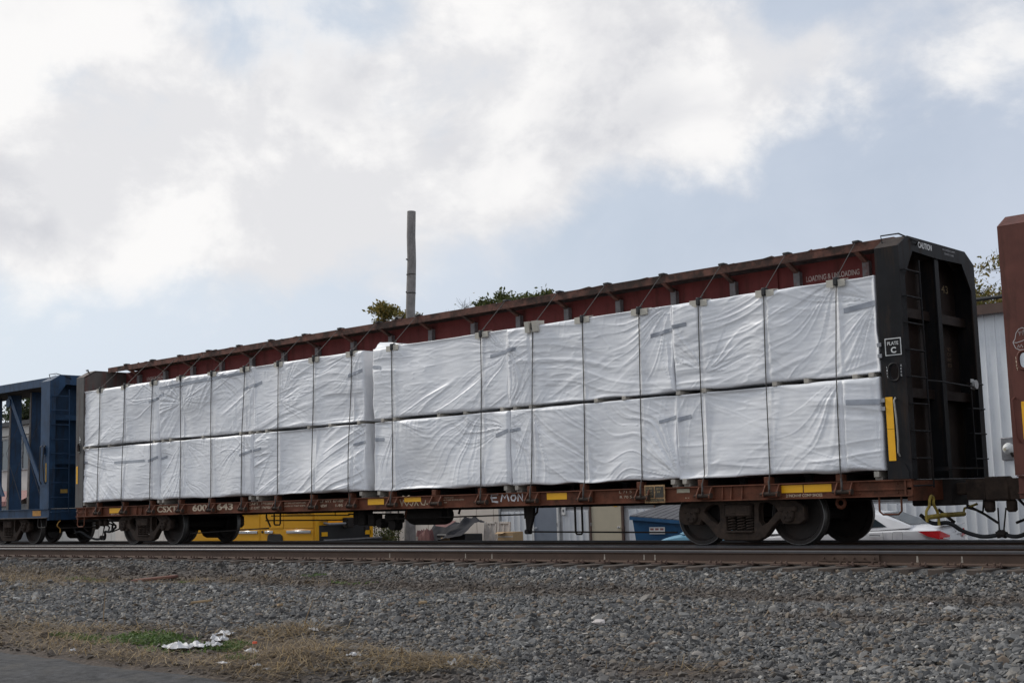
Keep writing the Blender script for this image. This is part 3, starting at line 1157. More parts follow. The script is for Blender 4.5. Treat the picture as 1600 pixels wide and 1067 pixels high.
# risers, winches and their brackets
riser_me = MB().cbox(-.055, .055, .0, .13, .947, 1.05, .006).mesh('riser', m_sill)
bk = MB()
bk.box(-.13, .128, .02, .047, .735, .925)
for sx in (-.13, .11):
    bk.prism([(-.0 + .049, .925), (-.015, .925), (-.10, .80), (-.10, .755), (-.03, .735), (.049, .735)], 'x', sx, sx + .018)
winch_me = bk.mesh('winch_bracket', m_sill, smooth=False)
dr = MB().lathe([(.001, -.16), (.028, -.16), (.028, -.13), (.04, -.125), (.04, -.11), (.03, -.10), (.03, .10), (.045, .11), (.045, .14), (.001, .14)], (0, -.055, .79), 'x', 14)
dr.lathe([(.001, -.19), (.016, -.19), (.016, -.16)], (0, -.055, .79), 'x', 8)
drum_me = dr.mesh('winch_drum', m_truck)
for k, px in enumerate(POCK):
    x = px + .03
    link('riser', riser_me, car, (x, 0, 0))
    w = link('winch_bracket', winch_me, car, (x + .09, 0, 0))
    link('winch_drum', drum_me, w, (0, 0, 0))
# gusset ribs on the sill
for x in (1.82, 2.05, 2.27, 18.70, 18.86, 19.06):
    MB().prism([(.049, .926), (.03, .926), (-.004, .73), (.049, .724)], 'x', x, x + .016).build('sill_rib', m_sill, car, smooth=False)
# sill corner castings at both ends
for x0, x1 in ((20.75, 21.86), (-1.0, -.45)):
    mb = MB().box(x0, x1, .03, .048, .80, .83)
    mb.box(x1 - .10, x1 - .07, .01, .048, .725, .925)
    for q in (x0 + .15, x0 + .3, x1 - .22, x1 - .04):
        for z in (.76, .89):
            mb.lathe([(.001, -.012), (.014, -.010), (.018, 0)], (q, .03 + .018, z), 'y', 8)
    mb.build('corner_casting', m_sill, car)
    # stirrup step
    xa, xb = (21.36, 21.70) if x0 > 0 else (-.95, -.62)
    MB().tube([(xa, .03, .71), (xa, .02, .50), (xa + .05, .02, .455), (xb - .05, .02, .455), (xb, .02, .50), (xb, .03, .71)], .015, 7).build('stirrup_step', m_sill, car)
MB().lathe([(.075, -.018), (.095, 0), (.075, .018), (.05, .018), (.04, 0), (.05, -.018), (.075, -.018)], (20.60, .3, .63), 'y', 16).build('lashing_ring', m_sill, car)
MB().lathe([(.07, -.018), (.09, 0), (.07, .018), (.05, .018), (.04, 0), (.05, -.018), (.07, -.018)], (.85, .3, .64), 'y', 16).build('lashing_ring', m_sill, car)
# reflectors and placards on the sill
for (x0, x1, z0, z1) in ((.55, 1.10, .78, .90), (10.28, 10.76, .80, .915), (11.35, 11.82, .835, .925), (15.03, 15.49, .80, .915), (19.66, 20.12, .80, .915), (20.14, 20.60, .80, .915)):
    sticker(car, x0, x1, z0, z1)
sticker(car, 17.82, 18.07, .85, .915, mat=M('faded_tag', (.42, .38, .28), .7, var=.2, vscale=20))
m_rframe = M('peeling_placard_frame', (.42, .27, .13), .8, var=.4, vscale=25, dirt=(.16, .06, .03), dirt_amt=.55, dscale=18)
mb = MB().box(17.21, 17.62, -.012, -.002, .70, .99)
pan = mb.build('stencil_panel', m_rframe, car, smooth=False)
m_pblack = M('dark_placard', (.045, .04, .03), .7, var=.3, vscale=20, dirt=(.30, .17, .08), dirt_amt=.3, dscale=14)
MB().box(17.235, 17.40, -.016, -.0125, .785, .965).build('placard_field', m_pblack, pan, smooth=False)
MB().box(17.425, 17.595, -.016, -.0125, .785, .965).build('placard_field', m_pblack, pan, smooth=False)
MB().box(17.24, 17.595, -.016, -.0125, .725, .765).build('placard_field', m_pblack, pan, smooth=False)
fm_pan = lambda a, b, t: (a, -.0165 - t, b)
m_ptext = M('yellowed_small_print', (.40, .29, .14), .8, var=.3, vscale=30)
for (s_, a, b, c_, d_) in (('LUBE', 17.25, .92, 17.38, .95), ('IN DT', 17.26, .875, 17.37, .90), ('RPKD', 17.25, .83, 17.37, .855), ('COTS', 17.26, .795, 17.35, .815), ('IDT', 17.46, .91, 17.55, .94), ('87', 17.47, .86, 17.53, .89), ('CLEAN OIL TEST', 17.26, .735, 17.58, .755)):
    text(s_, a, b, c_, d_, m_ptext, fm_pan, parent=pan)
# stencilled lettering on the side sill
for (s_, a, b, c_, d_, bold) in (('CSXT', 2.69, .765, 3.52, .915, .03), ('600', 4.16, .77, 4.74, .925, .03), ('643', 5.12, .78, 5.73, .93, .03),
                                 ('CAPT  195000', 6.32, .87, 7.19, .925, .01), ('LD LMT  196900', 6.36, .78, 7.10, .835, .01), ('RS', 7.42, .80, 7.50, .86, .01),
                                 ('AFT AND NOT HUMP CARS', 7.58, .87, 8.30, .90, 0), ('LADEN SO THAT SHIFTS', 7.58, .81, 8.30, .84, 0),
                                 ('LT WT 67100', 8.77, .875, 9.52, .93, .015), ('NEW', 8.77, .78, 9.0, .835, .015), ('1-95', 9.28, .78, 9.50, .835, .015),
                                 ('CAR TO BE LOADED', 12.32, .885, 12.70, .905, 0), ('EVENLY ON BOTH SIDES', 12.32, .84, 12.98, .86, 0), ('OF BEAM', 12.32, .795, 12.52, .815, 0),
                                 ('L 71 5', 16.64, .875, 16.90, .915, 0), ('R 70 5', 16.65, .79, 16.90, .83, 0), ('R X', 17.98, .755, 18.06, .775, 0),
                                 ('2 INCH HF COMP SHOES', 19.83, .735, 20.44, .778, .012), ('BLT 1-95', .62, .735, 1.02, .765, 0), ('A 0 C', 9.70, .84, 10.0, .90, 0)):
    text(s_, a, b, c_, d_, m_letter, fm_sill, parent=car, bold=bold)
m_letter2 = M('faded_cream_stencil', (.50, .40, .36), .7, var=.35, vscale=14, dirt=(.2, .05, .05), dirt_amt=.45, dscale=12)
fm_web = lambda a, b, t: (a, YC - .104 - t, b)
text('LOADING & UNLOADING', 19.72, 4.165, 20.66, 4.255, m_letter2, fm_web, parent=car, bold=.02)
text('LOADING & UNLOADING', .36, 4.165, 1.30, 4.255, m_letter2, fm_web, parent=car, bold=.02)
# graffiti: EMON in white, a yellowed scrawl behind the reflector
E = [[(13.86, .93), (13.68, .925), (13.70, .80), (13.85, .785)], [(13.66, .862), (13.82, .866)],
     [(13.92, .79), (13.96, .915), (14.02, .85), (14.07, .925), (14.12, .795)],
     [(14.20, .90), (14.17, .86), (14.19, .81), (14.25, .80), (14.29, .85), (14.27, .90), (14.20, .90)],
     [(14.34, .79), (14.35, .92), (14.45, .80), (14.45, .935)]]
strokes(E, .034, m_spray, fm_sill, 'graffiti', car)
G = [[(11.22, .90), (11.28, .76), (11.33, .88)], [(11.35, .84), (11.42, .76), (11.48, .84)], [(11.50, .80), (11.56, .76), (11.60, .83)], [(11.64, .76), (11.68, .84), (11.74, .76)],
     [(11.78, .88), (11.84, .78), (11.92, .77), (11.95, .86)], [(11.30, .955), (11.40, .93), (11.5, .96)], [(11.97, .79), (12.01, .78)]]
m_scr = M('cream_spray_paint', (.55, .45, .30), .7, var=.2, vscale=12)
strokes(G, .022, m_scr, fm_sill, 'graffiti', car)
# end wall lettering and markings
fe = lambda a, b, t: (21.9055 + t, a, b)
text('CAUTION', .66, 4.335, 1.12, 4.425, m_white, fe, parent=BR, bold=.02)
m_dull = M('dull_white_print', (.40, .40, .40), .7, var=.2, vscale=12)
text('IN LOADING UNITS', 1.50, 4.395, 1.94, 4.425, m_dull, fe, parent=BR)
text('DO NOT CLIMB', 1.55, 4.335, 1.88, 4.365, m_dull, fe, parent=BR)
fi = lambda a, b, t: (21.565 + t, a, b)
text('43', 2.13, 3.85, 2.36, 3.97, M('yellowed_number', (.42, .34, .20), .7, var=.2), fi, parent=BR)
for k, s_ in enumerate(('NO', 'OF', 'UNIT', '8106')):
    text(s_, 2.17, 2.93 - .085 * k, 2.32, 2.99 - .085 * k, M('faint_number', (.17, .12, .08), .8, var=.2), fi, parent=BR)
MB().box(21.61, 21.86, -.003, .0005, 2.71, 2.96).build('placard', m_white, BR, smooth=False)
MB().box(21.624, 21.846, -.006, -.0035, 2.724, 2.946).build('placard', m_black, BR, smooth=False)
fp = lambda a, b, t: (a, -.0065 - t, b)
text('PLATE', 21.65, 2.86, 21.82, 2.91, m_white, fp, parent=BR, bold=.01)
text('C', 21.70, 2.745, 21.78, 2.83, m_white, fp, parent=BR, bold=.03)
fv = lambda a, b, t: (a, -.004 - t, b)
for k, ch in enumerate('LIFT'):
    text(ch, 21.615, 2.53 - .045 * k, 21.632, 2.56 - .045 * k, m_white, fv, parent=BR)
for k, ch in enumerate('HERE'):
    text(ch, 21.828, 2.54 - .045 * k, 21.848, 2.57 - .045 * k, m_white, fv, parent=BR)
MB().box(21.565, 21.675, -.004, .0, 1.21, 1.66).build('reflector', m_yel, BR, smooth=False)
MB().box(21.565, 21.675, -.004, .0, 1.665, 2.12).build('reflector', m_yel, BR, smooth=False)
m_pale = M('pale_worn_bar', (.36, .34, .30), .6, var=.3, vscale=9)
MB().tube([(21.72, .0, 2.10), (21.72, -.05, 2.06), (21.74, -.055, 1.8), (21.745, -.055, 1.5), (21.735, -.05, 1.32), (21.735, .0, 1.27)], .014, 7).build('grab_iron', m_pale, BR)
MB().prism([(21.57, .95), (21.86, .95), (21.86, 1.05), (21.80, 1.17), (21.70, 1.22), (21.60, 1.17)], 'y', -.008, .0).build('weld_patch', m_black, BR, smooth=False)
for z in (2.72, 2.88, 1.96, 2.08):
    MB().box(21.495, 21.56, -.02, -.004, z - .028, z + .028).build('latch', m_steel, BR, smooth=False)
MB().lathe([(.001, 0), (.06, 0), (.07, .02), (.07, .07), (.001, .07)], (21.93, 2.18, 2.37), 'x', 16).build('white_disc', m_white, BR)
MB().box(21.925, 21.935, 2.13, 2.24, 2.30, 2.46).build('white_disc', m_white, BR, smooth=False)
# left end wall markings
MB().box(-1.0, -.93, -.004, 0, 1.55, 2.0).build('reflector', m_yel, BL, smooth=False)
for k, ch in enumerate('LIFT'):
    text(ch, -.86, 2.72 - .06 * k, -.80, 2.76 - .06 * k, m_white, fv, parent=BL)
m_tcar = truck(car, 18.86)
truck(car, 1.80)


# couplers
def coupler(parent, x, s):
    mb = MB().cbox(x - s * .3, x + s * .35, YC - .10, YC + .10, .70, .88, .02) if s > 0 else MB().cbox(x + s * .35, x - s * .3, YC - .10, YC + .10, .70, .88, .02)
    a, b = sorted((x + s * .30, x + s * .60))
    mb.prism([(YC - .17, .62), (YC + .17, .62), (YC + .19, .92), (YC - .19, .92)], 'x', a, b)
    a, b = sorted((x + s * .56, x + s * .78))
    mb.cbox(a, b, YC - .20, YC - .02, .60, .95, .03)
    a, b = sorted((x + s * .50, x + s * .72))
    mb.cbox(a, b, YC + .04, YC + .22, .62, .90, .03)
    a, b = sorted((x + s * .52, x + s * .66))
    mb.cbox(a, b, YC - .14, YC - .02, .44, .62, .03)
    o = mb.build('coupler', m_truck, parent)
    return o


def end_gear(parent, x, s, yel=True):
    c = coupler(parent, x, s)
    a, b = sorted((x - s * .5, x + s * .12))
    MB().cbox(a, b, YC - .30, YC + .30, .55, .93, .02).build('draft_gear', m_under, parent)
    mb = MB().tube([(x + s * .1, YC + .25, .55), (x + s * .35, YC + .3, .40), (x + s * .62, YC + .1, .28)], .02, 6)
    mb.tube([(x + s * .3, YC - .2, .52), (x + s * .4, YC + .1, .44), (x + s * .5, YC - .05, .62)], .02, 6)
    mb.tube([(x - s * .1, YC - .3, .5), (x + s * .1, YC - .2, .30)], .025, 6)
    mb.build('release_rod', m_under, c)
    # air hose
    P = [(x - s * .35, YC - .35, .42), (x - s * .15, YC - .40, .30), (x + s * .10, YC - .40, .30), (x + s * .26, YC - .3, .18), (x + s * .48, YC - .2, .10), (x + s * .66, YC - .14, .11), (x + s * .76, YC - .12, .14)]
    MB().tube(smooth_path(P), .03, 8).build('air_hose', m_sleeve, parent)
    g = MB().tube([(x + s * .68, YC - .14, .115), (x + s * .80, YC - .11, .15)], .05, 8)
    g.tube([(x + s * .72, YC - .13, .14), (x + s * .69, YC - .05, .50)], .012, 5)
    g.build('hose_coupling', m_under, parent)
    if yel == 'hook':
        MB().tube(smooth_path([(x + s * .10, .30, .62), (x + s * .10, .24, .56), (x + s * .10, .22, .48), (x + s * .10, .30, .40), (x + s * .10, .30, .30)]), .016, 8).build('uncoupling_lever', M('orange_lever_paint', (.38, .20, .04), .6, var=.25), parent)
        MB().tube([(x + s * .10, .3, .42), (x + s * .10, 1.35, .42)], .02, 6).build('lever_rod', m_under, parent)
    elif yel:
        m_y = M('yellow_lever_paint', (.38, .28, .05), .65, var=.3, vscale=10, dirt=(.12, .08, .03), dirt_amt=.5, dscale=6)
        xl = x + s * .14
        L = MB().tube([(xl, .12, .40), (xl, .7, .42), (xl, 1.35, .42)], .035, 8)
        L.tube(smooth_path([(xl, .12, .34), (xl, .11, .48), (xl, .22, .56), (xl, .24, .64), (xl, .30, .70), (xl, .37, .66), (xl, .36, .58), (xl, .46, .48), (xl, .49, .38), (xl, .49, .28)]), .02, 8)
        L.tube([(xl, 1.33, .42), (xl, 1.38, .50), (xl + s * .15, 1.5, .56)], .018, 8)
        L.build('uncoupling_lever', m_y, parent)


def smooth_path(P, n=6):
    P = [Vector(p) for p in P]
    out = []
    for i in range(len(P) - 1):
        p0, p1, p2, p3 = P[max(i - 1, 0)], P[i], P[i + 1], P[min(i + 2, len(P) - 1)]
        for k in range(n):
            t = k / n
            out.append(.5 * ((2 * p1) + (p2 - p0) * t + (2 * p0 - 5 * p1 + 4 * p2 - p3) * t * t + (3 * p1 - p0 - 3 * p2 + p3) * t ** 3))
    out.append(P[-1])
    return out


end_gear(car, X1, 1)
end_gear(car, X0, -1, yel=False)
# brake gear under the floor
mb = MB().lathe([(.001, 0), (.12, .0), (.17, .06), (.19, .14), (.19, 1.0), (.17, 1.08), (.001, 1.12)], (10.55, .95, .56), 'x', 20)
res = mb.build('air_reservoir', m_under, car)
MB().lathe([(.001, -.06), (.05, -.06), (.10, -.02), (.14, 0), (.14, .06)], (10.52, .95, .58), 'x', 18).build('reservoir_cap', m_sill, res)
mb = MB().cbox(8.95, 9.12, .78, 1.0, .40, .66, .02).cbox(9.15, 9.40, .72, .98, .38, .70, .03).cbox(9.45, 9.66, .75, 1.0, .36, .62, .02)
mb.lathe([(.001, -.12), (.09, -.12), (.1, 0), (.1, .1), (.001, .1)], (9.82, .85, .42), 'y', 14)
mb.cbox(9.9, 10.35, .8, 1.0, .42, .60, .03).lathe([(.001, -.1), (.11, -.1), (.12, .1), (.001, .1)], (10.2, .85, .38), 'y', 14)
mb.tube([(9.3, .8, .36), (9.3, .8, .26)], .02, 6).tube([(9.62, .8, .4), (9.62, .8, .24)], .012, 6)
mb.tube([(8.8, .8, .62), (10.5, .8, .60)], .018, 6)
mb.build('brake_valve', m_under, car)
MB().tube([(6.2, .6, .52), (9.0, .6, .50)], .016, 6).build('brake_rod', m_under, car)
MB().tube([(6.4, .6, .62), (9.05, .6, .60)], .014, 6).build('brake_rod', m_under, car)
MB().tube([(10.0, .6, .50), (14.05, .6, .545)], .016, 6).build('brake_rod', m_under, car)
MB().tube([(14.05, .6, .23), (17.4, .6, .20)], .016, 6).build('brake_rod', m_under, car)
MB().tube([(3.4, .5, .25), (6.3, .6, .35)], .016, 6).build('brake_rod', m_under, car)
mb = MB()
for (xa, xb, z) in ((15.20, 15.36, .18), (6.5, 6.72, .42)):
    mb.tube([(xa, .6, .72), (xa, .6, z + .03), (xa + .03, .6, z), (xb - .03, .6, z), (xb, .6, z + .03), (xb, .6, .72)], .019, 6)
mb.tube([(6.22, .6, .70), (6.22, .6, .58), (6.30, .6, .47), (6.36, .6, .38)], .02, 6).tube([(12.0, .6, .72), (12.0, .6, .52)], .02, 6).tube([(12.35, .6, .72), (12.28, .6, .58)], .022, 6)
mb.tube([(8.6, .6, .72), (8.6, .6, .60), (9.0, .6, .6)], .012, 6)
mb.build('rod_hangers', m_under, car)
mb = MB().prism([(14.05, .70), (14.24, .70), (14.22, .50), (14.13, .24), (14.08, .22), (14.05, .25), (14.03, .50)], 'y', .57, .63)
mb.box(13.9, 14.5, .45, .9, .66, .72).tube([(14.32, .6, .70), (14.30, .6, .58), (14.20, .6, .50), (14.0, .6, .48), (14.0, .6, .70)], .02, 6)
mb.lathe([(.001, -.06), (.045, -.06), (.05, .06), (.001, .06)], (14.07, .6, .23), 'y', 10)
mb.build('brake_lever', m_under, car)

# ---------- wrapped lumber bundles
def wrap_material():
    m = bpy.data.materials.new('white_poly_wrap')
    m.use_nodes = True
    nt = m.node_tree
    b = nt.nodes['Principled BSDF']
    N, L = nt.nodes.new, nt.links.new
    b.inputs['Roughness'].default_value = .45
    b.inputs['Specular IOR Level'].default_value = .5
    tc = N('ShaderNodeTexCoord')
    mp = N('ShaderNodeMapping')
    mp.inputs['Scale'].default_value = (.25, 1, 5)
    L(tc.outputs['Object'], mp.inputs[0])
    n1 = N('ShaderNodeTexNoise')          # boards showing faintly through the film
    n1.inputs['Scale'].default_value = 2.2
    n1.inputs['Detail'].default_value = 3
    L(mp.outputs[0], n1.inputs['Vector'])
    n2 = N('ShaderNodeTexNoise')          # grime
    n2.inputs['Scale'].default_value = 2.3
    n2.inputs['Detail'].default_value = 9
    n2.inputs['Roughness'].default_value = .7
    L(tc.outputs['Object'], n2.inputs['Vector'])
    cr = N('ShaderNodeValToRGB')
    cr.color_ramp.elements[0].position = .28
    cr.color_ramp.elements[0].color = (.78, .785, .81, 1)
    cr.color_ramp.elements[1].position = .58
    cr.color_ramp.elements[1].color = (.91, .91, .915, 1)
    ad = N('ShaderNodeMath')
    ad.operation = 'MULTIPLY_ADD'
    L(n1.outputs[0], ad.inputs[0])
    ad.inputs[1].default_value = .35
    mu = N('ShaderNodeMath')
    mu.operation = 'MULTIPLY'
    L(n2.outputs[0], mu.inputs[0])
    mu.inputs[1].default_value = .65
    L(mu.outputs[0], ad.inputs[2])
    L(ad.outputs[0], cr.inputs[0])
    L(cr.outputs[0], b.inputs['Base Color'])
    # fine crinkle and the weave of the fabric
    n3 = N('ShaderNodeTexNoise')
    n3.inputs['Scale'].default_value = 6
    n3.inputs['Detail'].default_value = 6
    n3.inputs['Distortion'].default_value = 1.2
    n3.inputs['Roughness'].default_value = .6
    L(tc.outputs['Object'], n3.inputs['Vector'])
    mp2 = N('ShaderNodeMapping')
    mp2.inputs['Scale'].default_value = (1.0, 1, 30)
    L(tc.outputs['Object'], mp2.inputs[0])
    n4 = N('ShaderNodeTexNoise')
    n4.inputs['Scale'].default_value = 2.2
    n4.inputs['Detail'].default_value = 2
    L(mp2.outputs[0], n4.inputs['Vector'])
    a2 = N('ShaderNodeMath')
    a2.operation = 'MULTIPLY_ADD'
    L(n4.outputs[0], a2.inputs[0])
    a2.inputs[1].default_value = .22
    L(n3.outputs[0], a2.inputs[2])
    bp = N('ShaderNodeBump')
    bp.inputs['Strength'].default_value = .16
    bp.inputs['Distance'].default_value = .016
    L(a2.outputs[0], bp.inputs['Height'])
    L(bp.outputs[0], b.inputs['Normal'])
    MATS['white_poly_wrap'] = m
    return m


m_wrap = wrap_material()
TOPX = [px + .17 for px in POCK]
STRAPS = [k for k in range(18) if k != 10]


def ridge(n, p=2.2):
    return np.clip(1 - np.abs(n) * 1.9, 0, 1) ** p


def fold_field(U, V, Lx, Hz, seed, straps, swing):
    """outward offset of the film over the front of a bundle, metres"""
    r = random.Random(seed)
    D = .055 * vnoise(U * .7 + seed, V * .8, seed) + .045 * vnoise(U * 1.15 + seed * .3, V * .5, seed + 2) + .012 * vnoise(U * 1.6, V * 1.4, seed + 1)
    wx = .12 * vnoise(U * .8, V * .8, seed + 60)
    wy = .12 * vnoise(U * .8 + 9, V * .8, seed + 61)
    # long tension folds, each field living in its own part of the sheet
    for k in range(2):
        an = R(swing + r.uniform(-14, 14) + (0 if k < 1 else r.choice((-swing, 14, -14))))
        a = (U + wx) * math.cos(an) + (V + wy) * math.sin(an)
        b = -(U + wx) * math.sin(an) + (V + wy) * math.cos(an)
        n = vnoise(a * .28 + k, b * 5.2, seed + 5 * k) + .5 * vnoise(a * .4, b * 11, seed + 5 * k + 1)
        mask = sstep(.12, .6, vnoise(U * .65 + 3 * k, V * .9, seed + 40 + k)) * r.uniform(.7, 1.2)
        D = D + mask * (.011 * n + .013 * ridge(n, 3.4) + .0035 * ridge(vnoise(a * .45, b * 15, seed + 70 + k), 3))
    # fans of folds running out of corners, tape ends and strap pads
    anchors = [(0.0, Hz * .74), (Lx, Hz * .74), (0, 0), (Lx, 0), (0, Hz), (Lx, Hz)] + [(u, Hz) for u in straps] + [(u, Hz * r.uniform(.15, .6)) for u in straps[:2]]
    r.shuffle(anchors)
    for k, (u0, v0) in enumerate(anchors[:4]):
        th = np.arctan2(V - v0, U - u0 + 1e-6)
        rr = np.hypot(U - u0, V - v0)
        th = th + .25 * vnoise(rr * 1.2, 0 * rr, seed + 190 + k)
        n = vnoise(th * 9 + k * 3, rr * .25, seed + 200 + k) + .5 * vnoise(th * 19, rr * .35, seed + 230 + k)
        fan = sstep(-.1, .5, vnoise(th * 1.3 + 5 * k, 0 * th, seed + 260 + k))
        D = D + r.uniform(.020, .036) * fan * (ridge(n, 3.2) + .35 * n) * np.minimum(1, rr / .35) * np.exp(-rr / r.uniform(.6, 1.2))
    # gathered hem at the top and bottom
    D = D + .012 * ridge(vnoise(U * 9 - V * 2, V * .8, seed + 300)) * np.exp(-(Hz - V) / .2) * sstep(-.3, .4, vnoise(U * .9, 0 * U, seed + 305))
    D = D + .009 * ridge(vnoise(U * 6 - V * 5, V * .9, seed + 301)) * np.exp(-V / .2) * sstep(-.3, .4, vnoise(U * .9, 0 * U, seed + 306))
    D = D + .0022 * vnoise(U * 5, V * 28, seed + 310) + .006 * ridge(vnoise(U * 2.5 + 2 * V, V * 9, seed + 312), 4) * sstep(.1, .6, vnoise(U * 1.3, V * 1.3, seed + 313))
    for us in straps:
        D = D * (1 - .5 * np.exp(-((U - us) / .03) ** 2))
        D = D + .007 * ridge(vnoise((U - us) * 2 + V * .5, V * 7, seed + 320)) * np.exp(-np.abs(U - us) / .14) * sstep(.02, .06, np.abs(U - us))
    return D


def bundle(x0, x1, z0, z1, seed, label, y0=.0, depth=1.06, tapes=(), swing=-35, flap=False):
    Lx, Hz = x1 - x0, z1 - z0
    straps = [TOPX[k] - x0 for k in STRAPS if x0 + .05 < TOPX[k] < x1 - .05]
    nu, nv, nd = int(Lx / .0145), int(Hz / .0145), 22
    U, V = np.meshgrid(np.linspace(0, Lx, nu + 1), np.linspace(0, Hz, nv + 1))
    D = fold_field(U, V, Lx, Hz, seed, straps, swing)
    e = np.minimum.reduce([U, Lx - U, V, Hz - V])
    D = D * sstep(-.03, .06, e)
    # the film rounds off over the hidden stack's edges
    rnd_ = .010 * (1 - sstep(0, .03, e)) ** 1.5
    Yf = y0 - D + rnd_
    Xf = x0 + U + .004 * vnoise(V * 5, U * 2, seed + 3)
    Xf = Xf + (.018 * vnoise(V * 3.0, 0 * V, seed + 4)) * (np.exp(-U / .15) + np.exp(-(Lx - U) / .15))
    Zf = z0 + V + .016 * vnoise(U * 2.2, 0 * U + 7, seed + 5) * np.exp(-V / .15) + .006 * vnoise(U * 3, 0 * U + 2, seed + 6) * np.exp(-(Hz - V) / .1)
    idx = np.arange((nu + 1) * (nv + 1)).reshape(nv + 1, nu + 1)
    vs = [np.c_[Xf.ravel(), Yf.ravel(), Zf.ravel()]]
    fs = [np.c_[idx[:-1, :-1].ravel(), idx[:-1, 1:].ravel(), idx[1:, 1:].ravel(), idx[1:, :-1].ravel()]]
    base = (nu + 1) * (nv + 1)

    def side(edge, nrm, amp, sd):
        nonlocal base
        # strip swept back from one edge of the front sheet
        E = np.c_[Xf.ravel()[edge], Yf.ravel()[edge], Zf.ravel()[edge]]
        m = len(E)
        T = np.linspace(0, 1, nd + 1)[1:]
        s = np.arange(m) * .0145
        G = []
        for t in T:
            dd = amp * (.03 * vnoise(s * 1.3 + t * 2, 0 * s + t * 4, sd) + .022 * ridge(vnoise(s * 1.2 + t * 3, 0 * s + t * 9 + s, sd + 1))) * min(1, t * 6) * min(1, (1 - t) * 6 + .1)
            p = E.copy()
            p[:, 1] = E[:, 1] + (y0 + depth - E[:, 1]) * t
            p[:, 0] += nrm[0] * dd
            p[:, 2] += nrm[2] * dd
            G.append(p)
        vs.append(np.concatenate(G))
        rows = [np.asarray(edge)] + [base + np.arange(m) + k * m for k in range(nd)]
        for a, b in zip(rows[:-1], rows[1:]):
            fs.append(np.c_[a[:-1], a[1:], b[1:], b[:-1]])
        base += nd * m
    side(idx[:, -1], (1, 0, 0), 1.0, seed + 400)
    side(idx[:, 0][::-1], (-1, 0, 0), .6, seed + 410)
    side(idx[-1, ::-1], (0, 0, 1), .3, seed + 420)
    side(idx[0, :], (0, 0, -1), .15, seed + 430)
    me = bpy.data.meshes.new('lumber_bundle')
    me.from_pydata(np.concatenate(vs).tolist(), [], np.concatenate(fs).tolist())
    bm = bmesh.new()
    bm.from_mesh(me)
    bmesh.ops.recalc_face_normals(bm, faces=bm.faces)
    bm.to_mesh(me)
    bm.free()
    me.polygons.foreach_set('use_smooth', [True] * len(me.polygons))
    me.materials.append(m_wrap)
    o = link('lumber_bundle', me)
    tag(o, label, 'lumber bundle', 'white wrapped lumber bundles on the flatcar')

    def surf(x, z):
        i = int(np.clip((z - z0) / Hz * nv, 0, nv))
        j = int(np.clip((x - x0) / Lx * nu, 0, nu))
        return Yf[i, j]
    for (a, za, b, zb, w) in tapes:
        n = 14
        mb = MB()
        p = []
        for k in range(n + 1):
            x = a + (b - a) * k / n
            z = za + (zb - za) * k / n
            for q in (-w / 2, 0, w / 2):
                yy = surf(x, z + q)
                i0 = min(surf(x + o1, z + q + o2) for o1 in (-.03, -.015, 0, .015, .03) for o2 in (-.015, 0, .015))
                p.append((x, i0 - .004, z + q))
        mb.add(p, [(3 * k + q, 3 * k + q + 1, 3 * k + q + 4, 3 * k + q + 3) for k in range(n) for q in (0, 1)])
        mb.build('tape', m_tape, o)
    if flap:
        U2, V2 = np.meshgrid(np.linspace(0, 1, 26), np.linspace(0, 1, 8))
        X = x0 + .0 + U2 * 1.35
        Z = z1 - .01 + V2 * .16 * (1 - U2) ** 1.2 * (1 + .2 * vnoise(U2 * 4, V2 * 2, 9))
        Y = y0 + .04 + .16 * V2 + .02 * vnoise(U2 * 6, V2 * 3, 5)
        mb = MB()
        v = np.c_[X.ravel(), Y.ravel(), Z.ravel()]
        mb.add(v, [(r_ * 26 + c_, r_ * 26 + c_ + 1, (r_ + 1) * 26 + c_ + 1, (r_ + 1) * 26 + c_) for r_ in range(7) for c_ in range(25)])
        mb.build('loose_flap', m_wrap, o)
    return surf


EDG = [(-.75, 2.86), (2.875, 6.56), (6.575, 10.26), (10.545, 14.23), (14.245, 17.89), (17.905, 21.49)]
BN_ = ['far left', 'second', 'third', 'fourth', 'fifth', 'far right']
ORD = ['first', 'second', 'third', 'fourth', 'fifth', 'sixth']
SURF = {}
SW = {0: [-35, -38, 28, -30, -28, -14], 1: [35, 32, 22, 24, 20, 28]}
for k, (a, b) in enumerate(EDG):
    for row, (z0, z1) in enumerate(((1.075, 2.425), (2.49, 3.905))):
        nm = ('lower', 'upper')[row]
        where = {0: 'at the far left end', 5: 'next to the black end wall'}.get(k, '%s from the left end' % ORD[k])
        tp = []
        zt = z1 - (.36, .40)[row]
        rr = random.Random(k * 2 + row)
        wd = rr.choice((.055, .065, .07))
        if k != 0 or row == 0:
            tp.append((a + .006, zt + rr.uniform(-.04, .04), a + rr.uniform(.22, .32), zt + rr.uniform(.0, .06), wd))
        if k != 5:
            tp.append((b - rr.uniform(.34, .48), zt - rr.uniform(.05, .10), b - .006, zt + rr.uniform(-.02, .02), wd))
        if k == 5:
            tp.append((b - .52, zt - (.06 if row else -.02), b - .01, zt + .0, .08))
        if row and k == 1:
            tp.append((a + .05, z1 - .20, b - .3, z1 - .10, .07))
        if not row and k in (0,):
            tp.append((a + 1.6, zt - .04, b - .55, zt - .05, .06))
        SURF[(k, row)] = bundle(a, b, z0, z1, 11 + 7 * k + 3 * row, 'white plastic-wrapped lumber bundle, %s row, %s' % (nm, where),
                                tapes=tp, swing=SW[row][k], y0=.0 + rnd.uniform(-.012, .012), flap=(row == 1 and k == 3))

